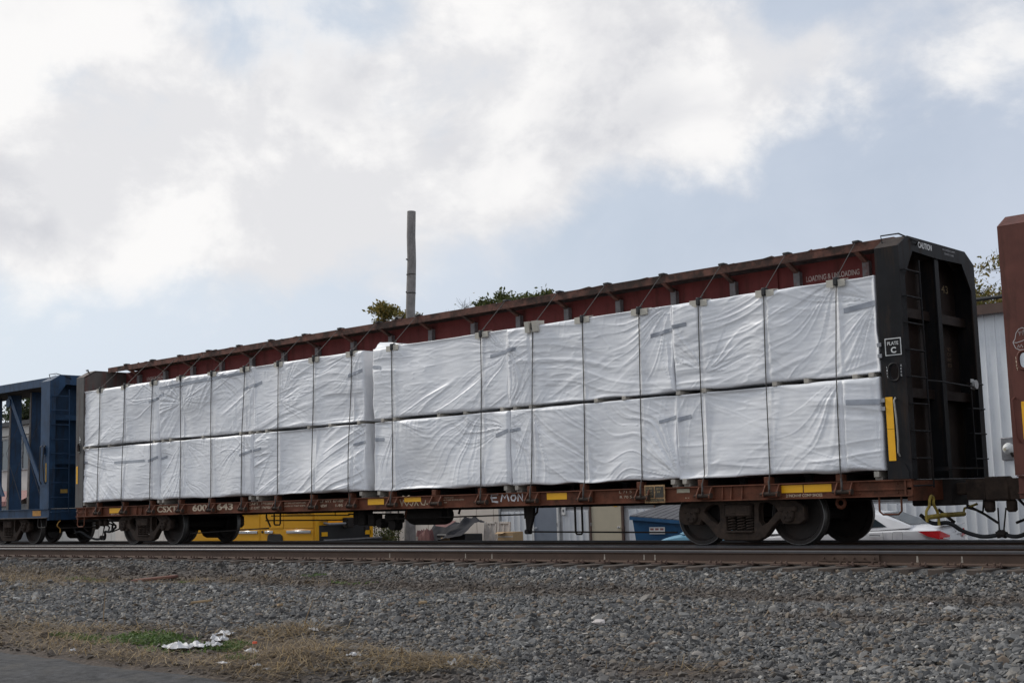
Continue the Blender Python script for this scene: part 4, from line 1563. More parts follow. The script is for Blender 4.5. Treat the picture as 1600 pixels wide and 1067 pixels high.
# ---------- tie-down cables with corner boards
pad_me = {}
for w in (.20, .15):
    mb = MB()
    for s in (-1, 1):
        x0, x1 = (-w, -.035) if s < 0 else (.035, w * .9)
        mb.add([(x0, -.014, -.085), (x1, -.014, -.085), (x1, -.014, .012), (x0, -.014, .012), (x1, .09, .026), (x0, .09, .026), (x0, .0, -.085), (x1, .0, -.085)],
               [(0, 1, 2, 3), (3, 2, 4, 5), (0, 6, 7, 1)])
    pad_me[w] = mb
for q, k in enumerate(STRAPS):
    xt, xb = TOPX[k], POCK[k] + .10
    if k == 12:
        xt += .10
    ordn = ['first', 'second', 'third', 'fourth', 'fifth', 'sixth', 'seventh', 'eighth', 'ninth'][min(q, 16 - q)]
    t = thing('tie_down_cable', 'steel tie-down cable over the white bundles, %s' % ('ninth from either end' if q == 8 else '%s from the %s end' % (ordn, 'left' if q < 8 else 'right')),
              'cable', (xt, 0, .8), 0, 'tie-down cables over the load')
    off = (xt, 0, .8)
    yo = -.045
    bi = [j for j, (a, b) in enumerate(EDG) if a - .1 < xt < b + .1][0]
    P = [(xb, -.085, .80), (xb, -.06, .98)]
    wob = rnd.uniform(-.012, .012)
    zz = np.linspace(1.12, 3.82, 28)
    xx = xb + (xt - xb) * (zz - 1.1) / 2.75 + wob * np.sin((zz - 1.1) / 2.75 * math.pi)
    fy = [min(SURF[(bi, 1 if z > 2.45 else 0)](x + o, z) for o in (-.03, -.015, 0, .015, .03)) for x, z in zip(xx, zz)]
    fy = [min(fy[max(0, j - 9):j + 10]) - .010 for j in range(len(fy))]
    fy = [sum(fy[max(0, j - 6):j + 7]) / len(fy[max(0, j - 6):j + 7]) for j in range(len(fy))]
    P += [(x, (fy[max(0, j - 1)] + fy[j] + fy[min(len(fy) - 1, j + 1)]) / 3, z) for j, (x, z) in enumerate(zip(xx, zz))]
    yo = min(-.03, P[-1][1])
    P += [(xt, yo, 3.915)]
    MB().tube(smooth_path(P, 2) + [(xt, .0, 3.94), (xt, .10, 4.02)], .009, 6).build('front_run', m_cable, t, off)
    MB().tube([(xt, .0, 3.94), (xt + .0, .67, 4.565), (xt, .74, 4.585), (xt, .95, 4.575)], .0065, 6).build('upper_run', m_cable, t, off)
    MB().cbox(xt - .06, xt + .06, .66, .80, 4.562, 4.60, .012).build('beam_clip', m_sleeve, t, off)
    tilt = .05 if k == 12 else 0
    for s in (-1, 1):
        w = rnd.uniform(.14, .19)
        x0, x1 = (xt - w, xt - .036) if s < 0 else (xt + .036, xt + w)
        z = 3.915 + (rnd.uniform(-.005, .012))
        mb = MB()
        hh = .105 if k != 12 else .14
        yb = yo + .006
        mb.add([(x0, yb - tilt, z - hh), (x1, yb - tilt, z - hh + .01 * s), (x1, yb - tilt * 1.6, z + .004 + tilt), (x0, yb - tilt * 1.6, z + .004 + tilt), (x1, .10, z + .022 + tilt), (x0, .10, z + .022 + tilt),
                (x0, yb + .008, z - hh), (x1, yb + .008, z - hh), (x1, yb + .008, z - .006), (x0, yb + .008, z - .006), (x1, .10, z + .010), (x0, .10, z + .010)],
               [(0, 1, 2, 3), (3, 2, 4, 5), (6, 9, 8, 7), (9, 11, 10, 8), (0, 6, 7, 1), (0, 3, 9, 6), (1, 7, 8, 2), (3, 5, 11, 9), (2, 8, 10, 4), (5, 4, 10, 11)])
        mb.build('corner_board', m_pad, t, off, smooth=False)
    MB().cbox(xt - .035, xt + .035, yo - .022, .06, 3.83, 3.955, .012).build('rubber_sleeve', m_sleeve, t, off)
    MB().tube([(xb, -.055, .79), (xb + .012, -.085, .86), (xb, -.06, .93), (xb - .01, -.05, .99)], .016, 6).build('hook', m_cable, t, off)

# ---------- wooden spacers between the rows and under the load
sp_mid = MB().cbox(-.042, .042, .0, .9, 0, .064, .005).mesh('wood_spacer', m_wood)
sp_low = MB().cbox(-.042, .042, .02, .9, 0, .085, .005).mesh('wood_spacer', m_wood)
MIDX = [[.10, .38, 1.30, 3.35], [.10, .42, 1.75, 3.2, 3.55], [.12, .45, 1.9, 2.6, 3.5], [.25, .60, 1.85, 2.55, 3.5], [.12, .50, 2.0, 2.6], [.0, .55, 1.85, 2.4, 3.2, 3.46]]
for k, (a, b) in enumerate(EDG):
    for q, dx in enumerate(MIDX[k]):
        o = link('wood_spacer', sp_mid, None, (a + dx + (.05 if dx == 0 else 0), .0, 2.4255))
        tag(o, 'pale wooden spacer under the %s upper bundle, %s from its left end' % (BN_[k], ORD[q]), 'wood block', 'wooden spacers between the bundle rows')
n = 0
for k, (a, b) in enumerate(EDG):
    for q, dx in enumerate((.09, 3.66 - .14 if k < 5 else 3.44)):
        o = link('wood_spacer', sp_low, None, (min(a + dx, b - .06), .0, .987))
        tag(o, 'pale wooden block on the deck under the %s end of the %s lower bundle' % (('left', 'right')[q], BN_[k]), 'wood block', 'wooden blocks under the load')
        MB().cbox(min(a + dx, b - .06) - .06, min(a + dx, b - .06) + .06, .09, .95, .944, .986, .004).build('deck_pad', m_wend, car)
# bearers that carry the load above the deck
for k, px in enumerate(POCK):
    MB().box(px - .02, px + .08, .14, 1.05, .945, 1.045).build('bearer', m_under, car, smooth=False)

# ---------- blue centre-beam car on the left (empty)
XB1 = -2.44
blue = thing('centerbeam_flatcar', 'empty blue centre-beam flatcar with open truss posts at the left edge', 'flatcar', (0, 0, 0))
sills(blue, -25.4, XB1, m_bluep, m_under)
BB = bulkhead(blue, -2.89, -2.44, m_bluep, m_bluep, zt=4.52, platform=False)
BB2 = bulkhead(blue, -24.9, -25.4, m_bluep, m_bluep, zt=4.52, ladder=False, platform=False)
mb = MB().box(-24.9, -2.9, .66, 2 * YC - .66, 4.53, 4.57)
mb.prism([(.66, 4.34), (.69, 4.34), (.69, 4.528), (.66, 4.528)], 'x', -24.9, -2.9)
mb.prism(mirror_y([(.66, 4.34), (.69, 4.34), (.69, 4.528), (.66, 4.528)]), 'x', -24.9, -2.9)
mb.build('top_chord', m_bluep, blue, smooth=False)
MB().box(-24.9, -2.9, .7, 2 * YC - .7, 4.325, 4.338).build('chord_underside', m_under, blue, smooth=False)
for k in range(17):
    x = -5.62 - 1.2192 * k
    web = MB()
    # tapered post: narrow flange to the camera, deep web behind it
    ya, yb = YC - .19, YC - .15
    web.add([(x, ya, .95), (x, 2 * YC - ya, .95), (x, 2 * YC - yb, 4.33), (x, yb, 4.33), (x + .02, ya, .95), (x + .02, 2 * YC - ya, .95), (x + .02, 2 * YC - yb, 4.33), (x + .02, yb, 4.33)],
            [(0, 1, 2, 3), (7, 6, 5, 4), (0, 3, 7, 4), (1, 5, 6, 2), (0, 4, 5, 1), (3, 2, 6, 7)])
    po = web.build('truss_post', m_bluep, blue, smooth=False)
    fl = MB().add([(x - .12, ya - .02, .95), (x + .0, ya - .02, .95), (x, yb - .02, 4.33), (x - .08, yb - .02, 4.33), (x - .12, ya, .95), (x, ya, .95), (x, yb, 4.33), (x - .08, yb, 4.33)],
                  [(0, 1, 2, 3), (7, 6, 5, 4), (0, 4, 5, 1), (1, 5, 6, 2), (2, 6, 7, 3), (3, 7, 4, 0)])
    fl.build('post_flange', m_blued, po, smooth=False)
    MB().box(x - .10, x + .03, .0, .13, .947, 1.05).build('riser', m_blued, blue, smooth=False)
    w = MB()
    w.prism([(.049, .925), (-.015, .925), (-.10, .80), (-.10, .755), (-.03, .735), (.049, .735)], 'x', x - .02, x + .0)
    w.lathe([(.001, -.14), (.04, -.14), (.04, .14), (.001, .14)], (x - .10, -.055, .79), 'x', 10)
    w.build('winch', m_under, blue)
    # diagonals, one every second bay
    if k % 2 == 1 or k == 0:
        xa = x - (1.22 if k == 0 else 0) + .05
        d = MB()
        d.add([(xa, 1.0, 4.30), (xa + .18, 1.0, 4.30), (xa + 2.48, .92, 1.35), (xa + 2.30, .92, 1.35), (xa, 1.04, 4.30), (xa + .18, 1.04, 4.30), (xa + 2.48, .96, 1.35), (xa + 2.30, .96, 1.35)],
              [(0, 1, 2, 3), (7, 6, 5, 4), (0, 4, 5, 1), (1, 5, 6, 2), (2, 6, 7, 3), (3, 7, 4, 0)])
        if k != 1:
            d.build('diagonal', m_bluep, blue, smooth=False)
            MB().lathe([(.001, -.02), (.13, -.02), (.13, .02), (.001, .02)], (xa + .10, .985, 4.08), 'y', 18).build('gusset', m_bluep, blue)
    # crossed lashing cables lying in the bay
    MB().tube([(x + .03, .95, 1.1), (x + 1.1, 1.0, 2.6)], .006, 4).build('lashing', m_cable, blue)
    MB().tube([(x + 1.1, .95, 1.1), (x + .03, 1.0, 2.6)], .006, 4).build('lashing', m_cable, blue)
    MB().tube([(x + .03, 1.0, 2.6), (x + 1.1, 1.05, 3.9)], .006, 4).build('lashing', m_cable, blue)
sticker(blue, -3.35, -2.9, .76, .90, mat=M('dirty_orange_reflector', (.55, .26, .05), .6, var=.25, vscale=12))
MB().box(-2.60, -2.54, -.006, .0, 1.65, 2.15).build('reflector', M('dull_yellow_reflector', (.42, .26, .06), .6, var=.25, vscale=12), BB, smooth=False)
MB().tube([(-2.80, 0, 2.62), (-2.80, -.05, 2.58), (-2.83, -.05, 1.7), (-2.83, 0, 1.6)], .014, 6).build('grab_iron', m_sleeve, BB)
MB().tube([(-2.62, 0, 2.62), (-2.60, -.05, 2.58), (-2.66, -.05, 2.2), (-2.60, -.05, 1.7), (-2.60, 0, 1.6)], .014, 6).build('grab_iron', m_sleeve, BB)
MB().box(-2.45, -2.436, .35, .55, 1.35, 1.45).build('reflector', M('dull_yellow_reflector'), BB, smooth=False)
MB().tube([(-3.0, .03, .71), (-3.0, .02, .50), (-2.95, .02, .45), (-2.60, .02, .45), (-2.55, .02, .50), (-2.55, .03, .71)], .015, 7).build('stirrup_step', m_under, blue)
MB().box(-25.3, -2.5, -.008, .0, .70, .72).build('sill_lip', m_blued, blue, smooth=False)
truck(blue, -5.05)
truck(blue, -22.6)
end_gear(blue, XB1, 1, yel='hook')

# ---------- red-brown car on the right, only its end wall shows
XR = 23.38
red = thing('centerbeam_flatcar', 'red-brown centre-beam flatcar cut off by the right edge of the picture', 'flatcar', (0, 0, 0))
sills(red, XR, 46.3, m_brown2, m_under)
BN = bulkhead(red, XR + .46, XR, m_brown2, m_brown2, ladder=False, platform=True, zt=4.50)
MB().box(XR + .5, 45.8, YC - .1, YC + .1, .95, 4.45).build('beam_web', m_web, red, smooth=False)
MB().box(XR + .48, 45.8, .68, 2 * YC - .68, 4.50, 4.55).build('top_flange', m_flange, red, smooth=False)
BN2 = bulkhead(red, 45.84, 46.3, m_brown2, m_brown2, ladder=False, platform=False, zt=4.50)
MB().box(XR + .13, XR + .42, -.005, .0, 1.42, 1.92).build('reflector', m_yel, BN, smooth=False)
MB().box(XR + .16, XR + .46, -.004, .0, .985, 1.27).build('placard', m_pad, BN, smooth=False)
MB().box(XR + .175, XR + .445, -.007, -.0045, 1.0, 1.255).build('placard', m_brown2, BN, smooth=False)
fn = lambda a, b, t: (a, -.0075 - t, b)
text('PLATE', XR + .20, 1.17, XR + .42, 1.225, m_pad, fn, parent=BN, bold=.01)
text('C', XR + .27, 1.04, XR + .35, 1.13, m_pad, fn, parent=BN, bold=.02)
m_chalk = M('white_chalk', (.55, .52, .50), .9, var=.3, vscale=20)
c0 = XR + .08
DOO = [[(c0 + .0, 2.30), (c0 + .03, 2.34), (c0 + .05, 2.42), (c0 + .09, 2.47), (c0 + .14, 2.485), (c0 + .18, 2.46), (c0 + .21, 2.40), (c0 + .20, 2.33), (c0 + .13, 2.31), (c0 + .05, 2.29), (c0, 2.30)],
       [(c0 + .09, 2.44), (c0 + .10, 2.38), (c0 + .12, 2.44), (c0 + .14, 2.38), (c0 + .15, 2.45)],
       [(c0 + .0, 2.30), (c0 + .03, 2.22), (c0 + .08, 2.19), (c0 + .15, 2.19), (c0 + .21, 2.23), (c0 + .16, 2.26), (c0 + .22, 2.30)], [(c0 + .06, 2.22), (c0 + .07, 2.26), (c0 + .09, 2.22), (c0 + .11, 2.26), (c0 + .13, 2.22)]]
DOO = [[(a, b + .42) for a, b in ln] for ln in DOO]
strokes(DOO, .008, m_chalk, lambda a, b, t: (a, -.004 - t, b), 'chalk_drawing', BN)
for k, ch in enumerate('LIFT'):
    text(ch, XR + .10, 2.49 - .05 * k, XR + .125, 2.525 - .05 * k, m_letter, lambda a, b, t: (a, -.004 - t, b), parent=BN)
MB().tube([(XR + .05, 0, 1.98), (XR + .03, -.05, 1.95), (XR + .06, -.05, 1.45), (XR + .08, 0, 1.38)], .014, 6).build('grab_iron', m_brown2, BN)
MB().tube([(XR + .10, .03, .71), (XR + .10, .02, .50), (XR + .15, .02, .455), (XR + .5, .02, .455), (XR + .55, .03, .71)], .015, 7).build('stirrup_step', m_brown2, red)
end_gear(red, XR, -1, yel=False)
truck(red, 26.4)
bundle(XR + .50, XR + 4.1, 2.49, 3.95, 501, 'upper white wrapped bundle on the red-brown car at the right edge', tapes=())
bundle(XR + .50, XR + 4.1, 1.075, 2.425, 509, 'lower white wrapped bundle on the red-brown car at the right edge', tapes=())

# ------------------------------------------------------------------ buildings behind the train
GZ = -1.05
YW = 13.0


def rib_panel(w, h, mat):
    """one sheet of ribbed metal siding: flat pan, raised rib on its left edge"""
    mb = MB()
    prof = [(0, .0), (.012, -.022), (.035, -.022), (.047, .0), (w - .0, .0), (w, .004)]
    vs, fs = [], []
    for z in (0, h):
        for (x, y) in prof:
            vs.append((x, y, z))
    n = len(prof)
    fs = [(k, k + 1, n + k + 1, n + k) for k in range(n - 1)]
    mb.add(vs, fs)
    return mb.mesh('wall_panel', mat, smooth=False)


def door(parent, x0, x1, z1, y, mat, frame, knob_right=True):
    d = MB().cbox(x0, x1, y - .03, y + .02, GZ + .02, z1, .004).build('door', mat, parent)
    mb = MB().box(x0 - .07, x0 - .004, y - .05, y + .02, GZ, z1 + .07).box(x1 + .004, x1 + .07, y - .05, y + .02, GZ, z1 + .07).box(x0 - .004, x1 + .004, y - .05, y + .02, z1 + .004, z1 + .07)
    mb.build('door_frame', frame, d, smooth=False)
    xk = x1 - .09 if knob_right else x0 + .09
    MB().lathe([(.001, -.10), (.03, -.095), (.036, -.075), (.025, -.055), (.014, -.05), (.014, -.031), (.035, -.031)], (xk, y, GZ + 1.0), 'y', 12).build('door_knob', m_chrome, d)
    for z in (GZ + .3, GZ + 1.05, GZ + 1.8):
        xh = x0 - .01 if knob_right else x1 + .01
        MB().box(xh - .012, xh + .012, y - .058, y - .03, z, z + .1).build('hinge', m_steel, d, smooth=False)
    return d


wb = thing('metal_building', 'white ribbed metal warehouse with doors standing right behind the train', 'building', (0, 0, 0))
MB().box(1.82, 44, YW + .03, YW + 16, GZ - .2, 5.0).build('wall', M('wall_backing', (.5, .5, .5), .8), wb, smooth=False)
pw = .2515
pan_up = rib_panel(pw, 4.28, m_wall)
pan_lo = rib_panel(pw, 1.62, m_wall)
k = 0
x = 1.84
while x < 30:
    in_door = (3.10 < x + .12 < 4.30) or (5.38 < x + .12 < 6.78)
    link('wall_panel', pan_up, wb, (x, YW, .68))
    if not in_door:
        link('wall_panel', pan_lo, wb, (x, YW + .006, GZ - .1))
    x += pw
MB().box(1.80, 30.4, YW - .012, YW + .02, .55, .668).build('girt_flashing', m_seam, wb, smooth=False)
rf = MB().box(1.6, 44.2, YW - .22, YW + 16.2, 5.0, 5.06).build('roof', m_roof, wb, smooth=False)
MB().box(1.6, 44.2, YW - .24, YW - .20, 4.86, 5.09).build('gutter', m_brownfr, rf, smooth=False)
MB().tube([(1.6, YW - .10, 5.27), (20, YW - .10, 5.24), (44, YW - .10, 5.27)], .045, 8).build('conduit', m_sleeve, rf)
for x in np.arange(2, 44, 2.2):
    MB().box(x, x + .03, YW - .12, YW - .08, 5.061, 5.26).build('conduit_bracket', m_roof, rf, smooth=False)
door(wb, 3.25, 4.18, .98, YW - .02, m_gdoor, m_white, knob_right=False)
bd = door(wb, 5.52, 6.64, .98, YW - .02, m_bdoor, m_brownfr, knob_right=True)
MB().box(6.38, 6.50, YW - .058, YW - .051, .55, .68).build('door_sign', m_yel, bd, smooth=False)
sk = MB().cbox(4.37, 4.52, YW - .06, YW - .022, .33, .58, .01).build('switch_box', m_white, wb)
MB().box(4.42, 4.47, YW - .066, YW - .061, .43, .50).build('switch', m_sleeve, sk, smooth=False)
MB().box(1.74, 1.82, YW - .03, YW + .6, GZ, 5.0).build('corner_trim', m_seam, wb, smooth=False)
for x0, x1 in ((7.86, 8.20), (8.35, 8.75), (8.9, 9.6)):
    wn = MB().box(x0, x1, YW - .03, YW - .012, .42, 1.5).build('window', m_glass, wb, smooth=False)
    MB().box(x0 - .05, x0, YW - .045, YW - .012, .36, 1.56).box(x1, x1 + .05, YW - .045, YW - .012, .36, 1.56).box(x0, x1, YW - .045, YW - .012, .36, .418).box(x0, x1, YW - .045, YW - .012, 1.502, 1.56).build('window_frame', m_brownfr, wn, smooth=False)
fl = MB().cbox(17.93, 18.40, YW - .05, YW - .025, 1.42, 1.94, .01).build('wall_light', m_steel, wb)
MB().lathe([(.001, -.26), (.04, -.26), (.05, -.24), (.11, -.2), (.135, -.12), (.11, -.05), (.05, -.04), (.04, 0)], (18.15, YW - .04, 1.68), 'y', 18).build('lamp_globe', m_white, fl)
MB().lathe([(.001, -.275), (.035, -.275), (.035, -.25)], (18.12, YW - .04, 1.66), 'y', 12).build('lamp_eye', m_bdoor, fl)
MB().tube([(18.2, YW - .06, 1.5), (18.22, YW - .2, 1.58)], .03, 6).build('lamp_arm', m_under, fl)

cb = thing('cream_building', 'cream panelled shed left of the white warehouse behind the train', 'building', (0, 0, 0))
MB().box(-22, 1.70, YW + .65, YW + 12, GZ - .2, 3.4).build('wall', m_cream, cb, smooth=False)
cream_me = MB().cbox(.006, .755, -.03, 0, 0, 4.3, .006).mesh('wall_panel', m_cream)
for k in range(31):
    link('wall_panel', cream_me, cb, (1.68 - .762 * (k + 1), YW + .645, GZ))
MB().box(-22.2, 1.72, YW + .4, YW + 12.2, 3.4, 3.52).build('roof', m_roof, cb, smooth=False)
for x in (-4.2, -3.1):
    MB().box(x, x + .22, YW + .54, YW + .61, GZ, 3.3).build('wall_post', m_pole, cb, smooth=False)
MB().tube([(-3.55, YW + .58, .9), (-3.6, YW + .57, .0), (-3.56, YW + .58, -.9)], .022, 6).build('hanging_cable', m_sleeve, cb)

lb = thing('office_building', 'pale two-storey building with window band seen through the blue truss', 'building', (0, 0, 0))
YL = 18.0
MB().box(-75, -26, YL + .05, YL + 14, GZ, 5.75).build('wall', m_lwall, lb, smooth=False)
MB().box(-75.3, -25.7, YL - .3, YL + 14.3, 5.75, 5.98).build('roof', m_roof, lb, smooth=False)
MB().tube([(-75, YL - .3, 5.12), (-26, YL - .3, 5.22)], .05, 6).build('pipe', m_sleeve, lb)
lpan = MB().cbox(.008, 1.2, -.04, .04, 0, 3.0, .006).mesh('wall_panel', m_lwall)
for k in range(40):
    link('wall_panel', lpan, lb, (-74.4 + 1.21 * k, YL, -.95))
    o = link('wall_panel', lpan, lb, (-74.4 + 1.21 * k, YL, 5.05))
    o.scale = (1, 1, .232)
for k in range(14):
    x = -66.6 + 2.42 * k
    for dx in (.0, 1.05):
        w = MB().box(x + dx, x + dx + .95, YL - .02, YL + .02, 3.37, 4.98).build('window', m_glass, lb, smooth=False)
        MB().box(x + dx - .05, x + dx, YL - .06, YL + .02, 3.3, 5.03).box(x + dx, x + dx + .95, YL - .06, YL + .02, 3.28, 3.36).box(x + dx, x + dx + .95, YL - .06, YL + .02, 4.985, 5.03).build('window_frame', m_steel, w, smooth=False)
    MB().box(x + 2.06, x + 2.31, YL - .04, YL + .04, 2.1, 5.04).build('pier', m_lwall, lb, smooth=False)
aw = MB().add([(-46, YL - 1.4, 1.55), (-36.5, YL - 1.4, 1.55), (-36.5, YL - .05, 2.15), (-46, YL - .05, 2.15)], [(0, 1, 2, 3)]).build('awning', m_redroof, lb, smooth=False)
MB().box(-46, -36.5, YL - 1.42, YL - 1.38, 1.30, 1.55).build('awning_fascia', m_redroof, aw, smooth=False)
MB().box(-38.9, -37.0, YL - 1.2, YL - .1, GZ, 1.4).build('porch', m_seam, lb, smooth=False)

# utility pole, cut off at the top
pole = thing('utility_pole', 'tall weathered bare wooden pole rising above the train', 'pole', (1.32, 9.5, GZ))
P, rr = [], []
for k in range(15):
    t = k / 14
    P.append((.38 * t + .012 * math.sin(k * 1.7), .012 * math.sin(k * 2.3), 10.68 * t))
    rr.append(.175 - .045 * t + .005 * math.sin(k * 2.9))
sh = MB().tube(P, rr, 18).build('shaft', m_pole, pole)
for z, a in ((9.2, .3), (7.3, -.2), (5.6, .5), (8.2, .1)):
    MB().lathe([(.001, -.15), (.022, -.15), (.026, -.10)], (.38 * z / 10.68 - .06, 0, z), 'y', 8).build('bolt', m_under, sh)
for z in (8.15, 8.72):
    MB().lathe([(.142, 0), (.147, .01), (.147, .03), (.142, .04)], (.38 * z / 10.68, 0, z), 'z', 18).build('band', m_cable, sh)

# ------------------------------------------------------------------ vehicles and clutter in the yard
def loft(sections):
    mb = MB()
    n = len(sections[0])
    vs = [p for s in sections for p in s]
    fs = []
    for i in range(len(sections) - 1):
        for k in range(n - 1):
            fs.append((i * n + k, i * n + k + 1, (i + 1) * n + k + 1, (i + 1) * n + k))
    fs += [tuple(range(n)), tuple((len(sections) - 1) * n + k for k in range(n))[::-1]]
    mb.add(vs, fs)
    return mb


def sedan(label, paint, loc):
    """x = 0 at the rear bumper, the nose points to -x"""
    t = thing('parked_car', label, 'car', loc)
    st = [  # x, half width, bottom, shoulder z, crown z
        (.0, .66, .42, .92, .97), (-.04, .78, .34, 1.05, 1.09), (-.12, .86, .28, 1.09, 1.15), (-.40, .90, .26, 1.09, 1.165), (-.80, .915, .24, 1.085, 1.165), (-1.5, .92, .2, 1.06, 1.14),
        (-2.3, .92, .2, 1.04, 1.10), (-3.1, .92, .2, 1.01, 1.07), (-3.75, .91, .22, .97, 1.04), (-4.2, .88, .25, .90, .97), (-4.55, .82, .3, .79, .85), (-4.74, .70, .36, .68, .72), (-4.8, .5, .42, .58, .60)]
    secs = []
    for (x, w, zb, zs, zc) in st:
        half = [(0, zb), (.8 * w, zb), (.965 * w, zb + .10), (w, (zb + zs) / 2 - .02), (.985 * w, zs - .14), (.95 * w, zs - .03), (.86 * w, zs + .25 * (zc - zs)), (.5 * w, zc - .01), (0, zc)]
        sec = [(x, -a, b) for a, b in half] + [(x, a, b) for a, b in half[::-1][1:]]
        secs.append(sec)
    body = loft(secs).build('body', paint, t)
    # greenhouse
    gs = [(-.64, .76, 1.12, 1.165), (-.95, .72, 1.10, 1.30), (-1.28, .68, 1.08, 1.425), (-1.7, .66, 1.06, 1.47), (-2.2, .65, 1.05, 1.48), (-2.7, .65, 1.05, 1.455), (-3.1, .66, 1.04, 1.37), (-3.55, .70, 1.03, 1.16), (-3.75, .72, 1.02, 1.05)]
    secs = []
    for (x, w, zb, zr) in gs:
        wb_ = .83
        half = [(0, zb), (wb_, zb), (wb_ + (w - wb_) * .85, zb + (zr - zb) * .82), (w * .9, zb + (zr - zb) * .97), (w * .5, zr), (0, zr + .005)]
        secs.append([(x, -a, b) for a, b in half] + [(x, a, b) for a, b in half[::-1][1:]])
    loft(secs).build('cabin', paint, t)

    def yside(z):
        return .83 - (z - 1.07) * .36

    def side_glass(poly, nm):
        for s in (-1, 1):
            vs = [(x, s * (yside(z) + .012), z) for x, z in poly]
            MB().add(vs, [tuple(range(len(vs)))]).build(nm, m_cglass, t, smooth=False)
    side_glass([(-1.10, 1.15), (-2.05, 1.12), (-2.05, 1.41), (-1.62, 1.40), (-1.34, 1.30)], 'side_window')
    side_glass([(-2.13, 1.12), (-3.25, 1.10), (-2.75, 1.38), (-2.13, 1.41)], 'side_window')
    MB().add([(-.655, -.68, 1.185), (-.655, .68, 1.185), (-1.235, .58, 1.425), (-1.235, -.58, 1.425)], [(0, 1, 2, 3)]).build('rear_window', m_cglass, t, smooth=False)
    MB().add([(-3.56, -.62, 1.17), (-3.56, .62, 1.17), (-3.10, .54, 1.39), (-3.10, -.54, 1.39)], [(0, 1, 2, 3)]).build('windscreen', m_cglass, t, smooth=False)
    for s in (-1, 1):
        v = [(-.46, s * .902, 1.055), (-.05, s * .82, 1.06), (.012, s * .64, 1.0), (.02, s * .42, .965), (.02, s * .43, .90), (.014, s * .66, .895), (-.06, s * .85, .90), (-.26, s * .915, .955)]
        MB().add(v, [(0, 1, 6, 7), (1, 2, 5, 6), (2, 3, 4, 5)]).build('tail_lamp', m_red, t)
        v = [(-.0, s * .80, .905), (.022, s * .62, .90), (.024, s * .43, .905), (.024, s * .43, .925), (.022, s * .62, .925), (.003, s * .80, .925)]
        MB().add(v, [(0, 1, 4, 5), (1, 2, 3, 4)]).build('reverse_lamp', m_white, t)
        MB().tube([(-1.42, s * .905, .99), (-1.40, s * .945, .995), (-1.24, s * .945, .99), (-1.22, s * .905, .985)], .014, 6).build('door_handle', m_steel, t)
        fd = [(-.94, .89), (-.78, .89), (-.76, .91), (-.76, 1.03), (-.78, 1.05), (-.94, 1.05), (-.96, 1.03), (-.96, .91), (-.94, .89)]
        MB().tube([(a, s * (.922 - max(0, b - .93) * .22), b) for a, b in fd], .005, 5, False).build('fuel_door', m_seam, t)
        for xx in (-1.16, -2.10, -3.2):
            MB().tube([(xx + .06, s * .918, .4), (xx + .04, s * .926, .65), (xx + .02, s * .918, .92), (xx + .0, s * .885, 1.05)], .005, 4, False).build('panel_gap', m_seam, t)
        for xw in (-1.08, -3.85):
            wl = MB().lathe([(.001, -.02), (.20, -.02), (.22, -.0), (.30, -.01), (.325, .03), (.325, .18), (.001, .2)], (xw, s * .90, .325), 'y', 24, -s).build('wheel', m_rubber, t)
            MB().lathe([(.001, -.03), (.06, -.03), (.19, -.024), (.21, -.012)], (xw, s * .90, .325), 'y', 20, -s).build('rim', m_steel, wl)
            arc = [(xw + .46 * math.cos(a), s * .90, .325 + .50 * math.sin(a)) for a in [math.pi * k / 12 for k in range(13)]]
            MB().tube(arc, .02, 6).build('wheel_arch', paint, t)
            MB().add([(xw, s * .924, .325)] + [(xw + .44 * math.cos(a), s * .924, .325 + .46 * math.sin(a)) for a in [math.pi * k / 12 for k in range(13)]], [(0, k, k + 1) for k in range(1, 13)]).build('arch_well', m_darkpl, t, smooth=False)
    MB().add([(-.16, -.74, 1.155), (.0, -.70, 1.15), (.0, .70, 1.15), (-.16, .74, 1.155), (-.16, -.74, 1.17), (.0, -.70, 1.178), (.0, .70, 1.178), (-.16, .74, 1.17)],
             [(0, 3, 2, 1), (4, 5, 6, 7), (0, 1, 5, 4), (1, 2, 6, 5), (2, 3, 7, 6), (3, 0, 4, 7)]).build('boot_lip', paint, t)
    MB().lathe([(.045, -.004), (.052, .0), (.045, .004), (.038, 0), (.045, -.004)], (.014, 0, 1.06), 'x', 16).build('emblem', m_steel, t)
    MB().box(.012, .022, .12, .40, .96, .975).build('badge', m_steel, t, smooth=False)
    MB().cbox(-.01, .06, -.70, .70, .42, .62, .02).build('rear_bumper', paint, t)
    MB().box(.012, .02, -.26, .26, .70, .84).build('number_plate', m_white, t, smooth=False)
    MB().tube([(-1.6, 0, 1.46), (-1.68, 0, 1.50)], .02, 6).build('aerial', paint, t)
    return t


sedan('white saloon car with red tail lamps parked behind the coupling', m_carwhite, (18.96, 7.84, GZ - .02)).rotation_euler = (0, 0, R(8))
sedan('light blue car parked behind the wheels of the right truck', m_carblue, (16.45, 8.1, GZ - .02))

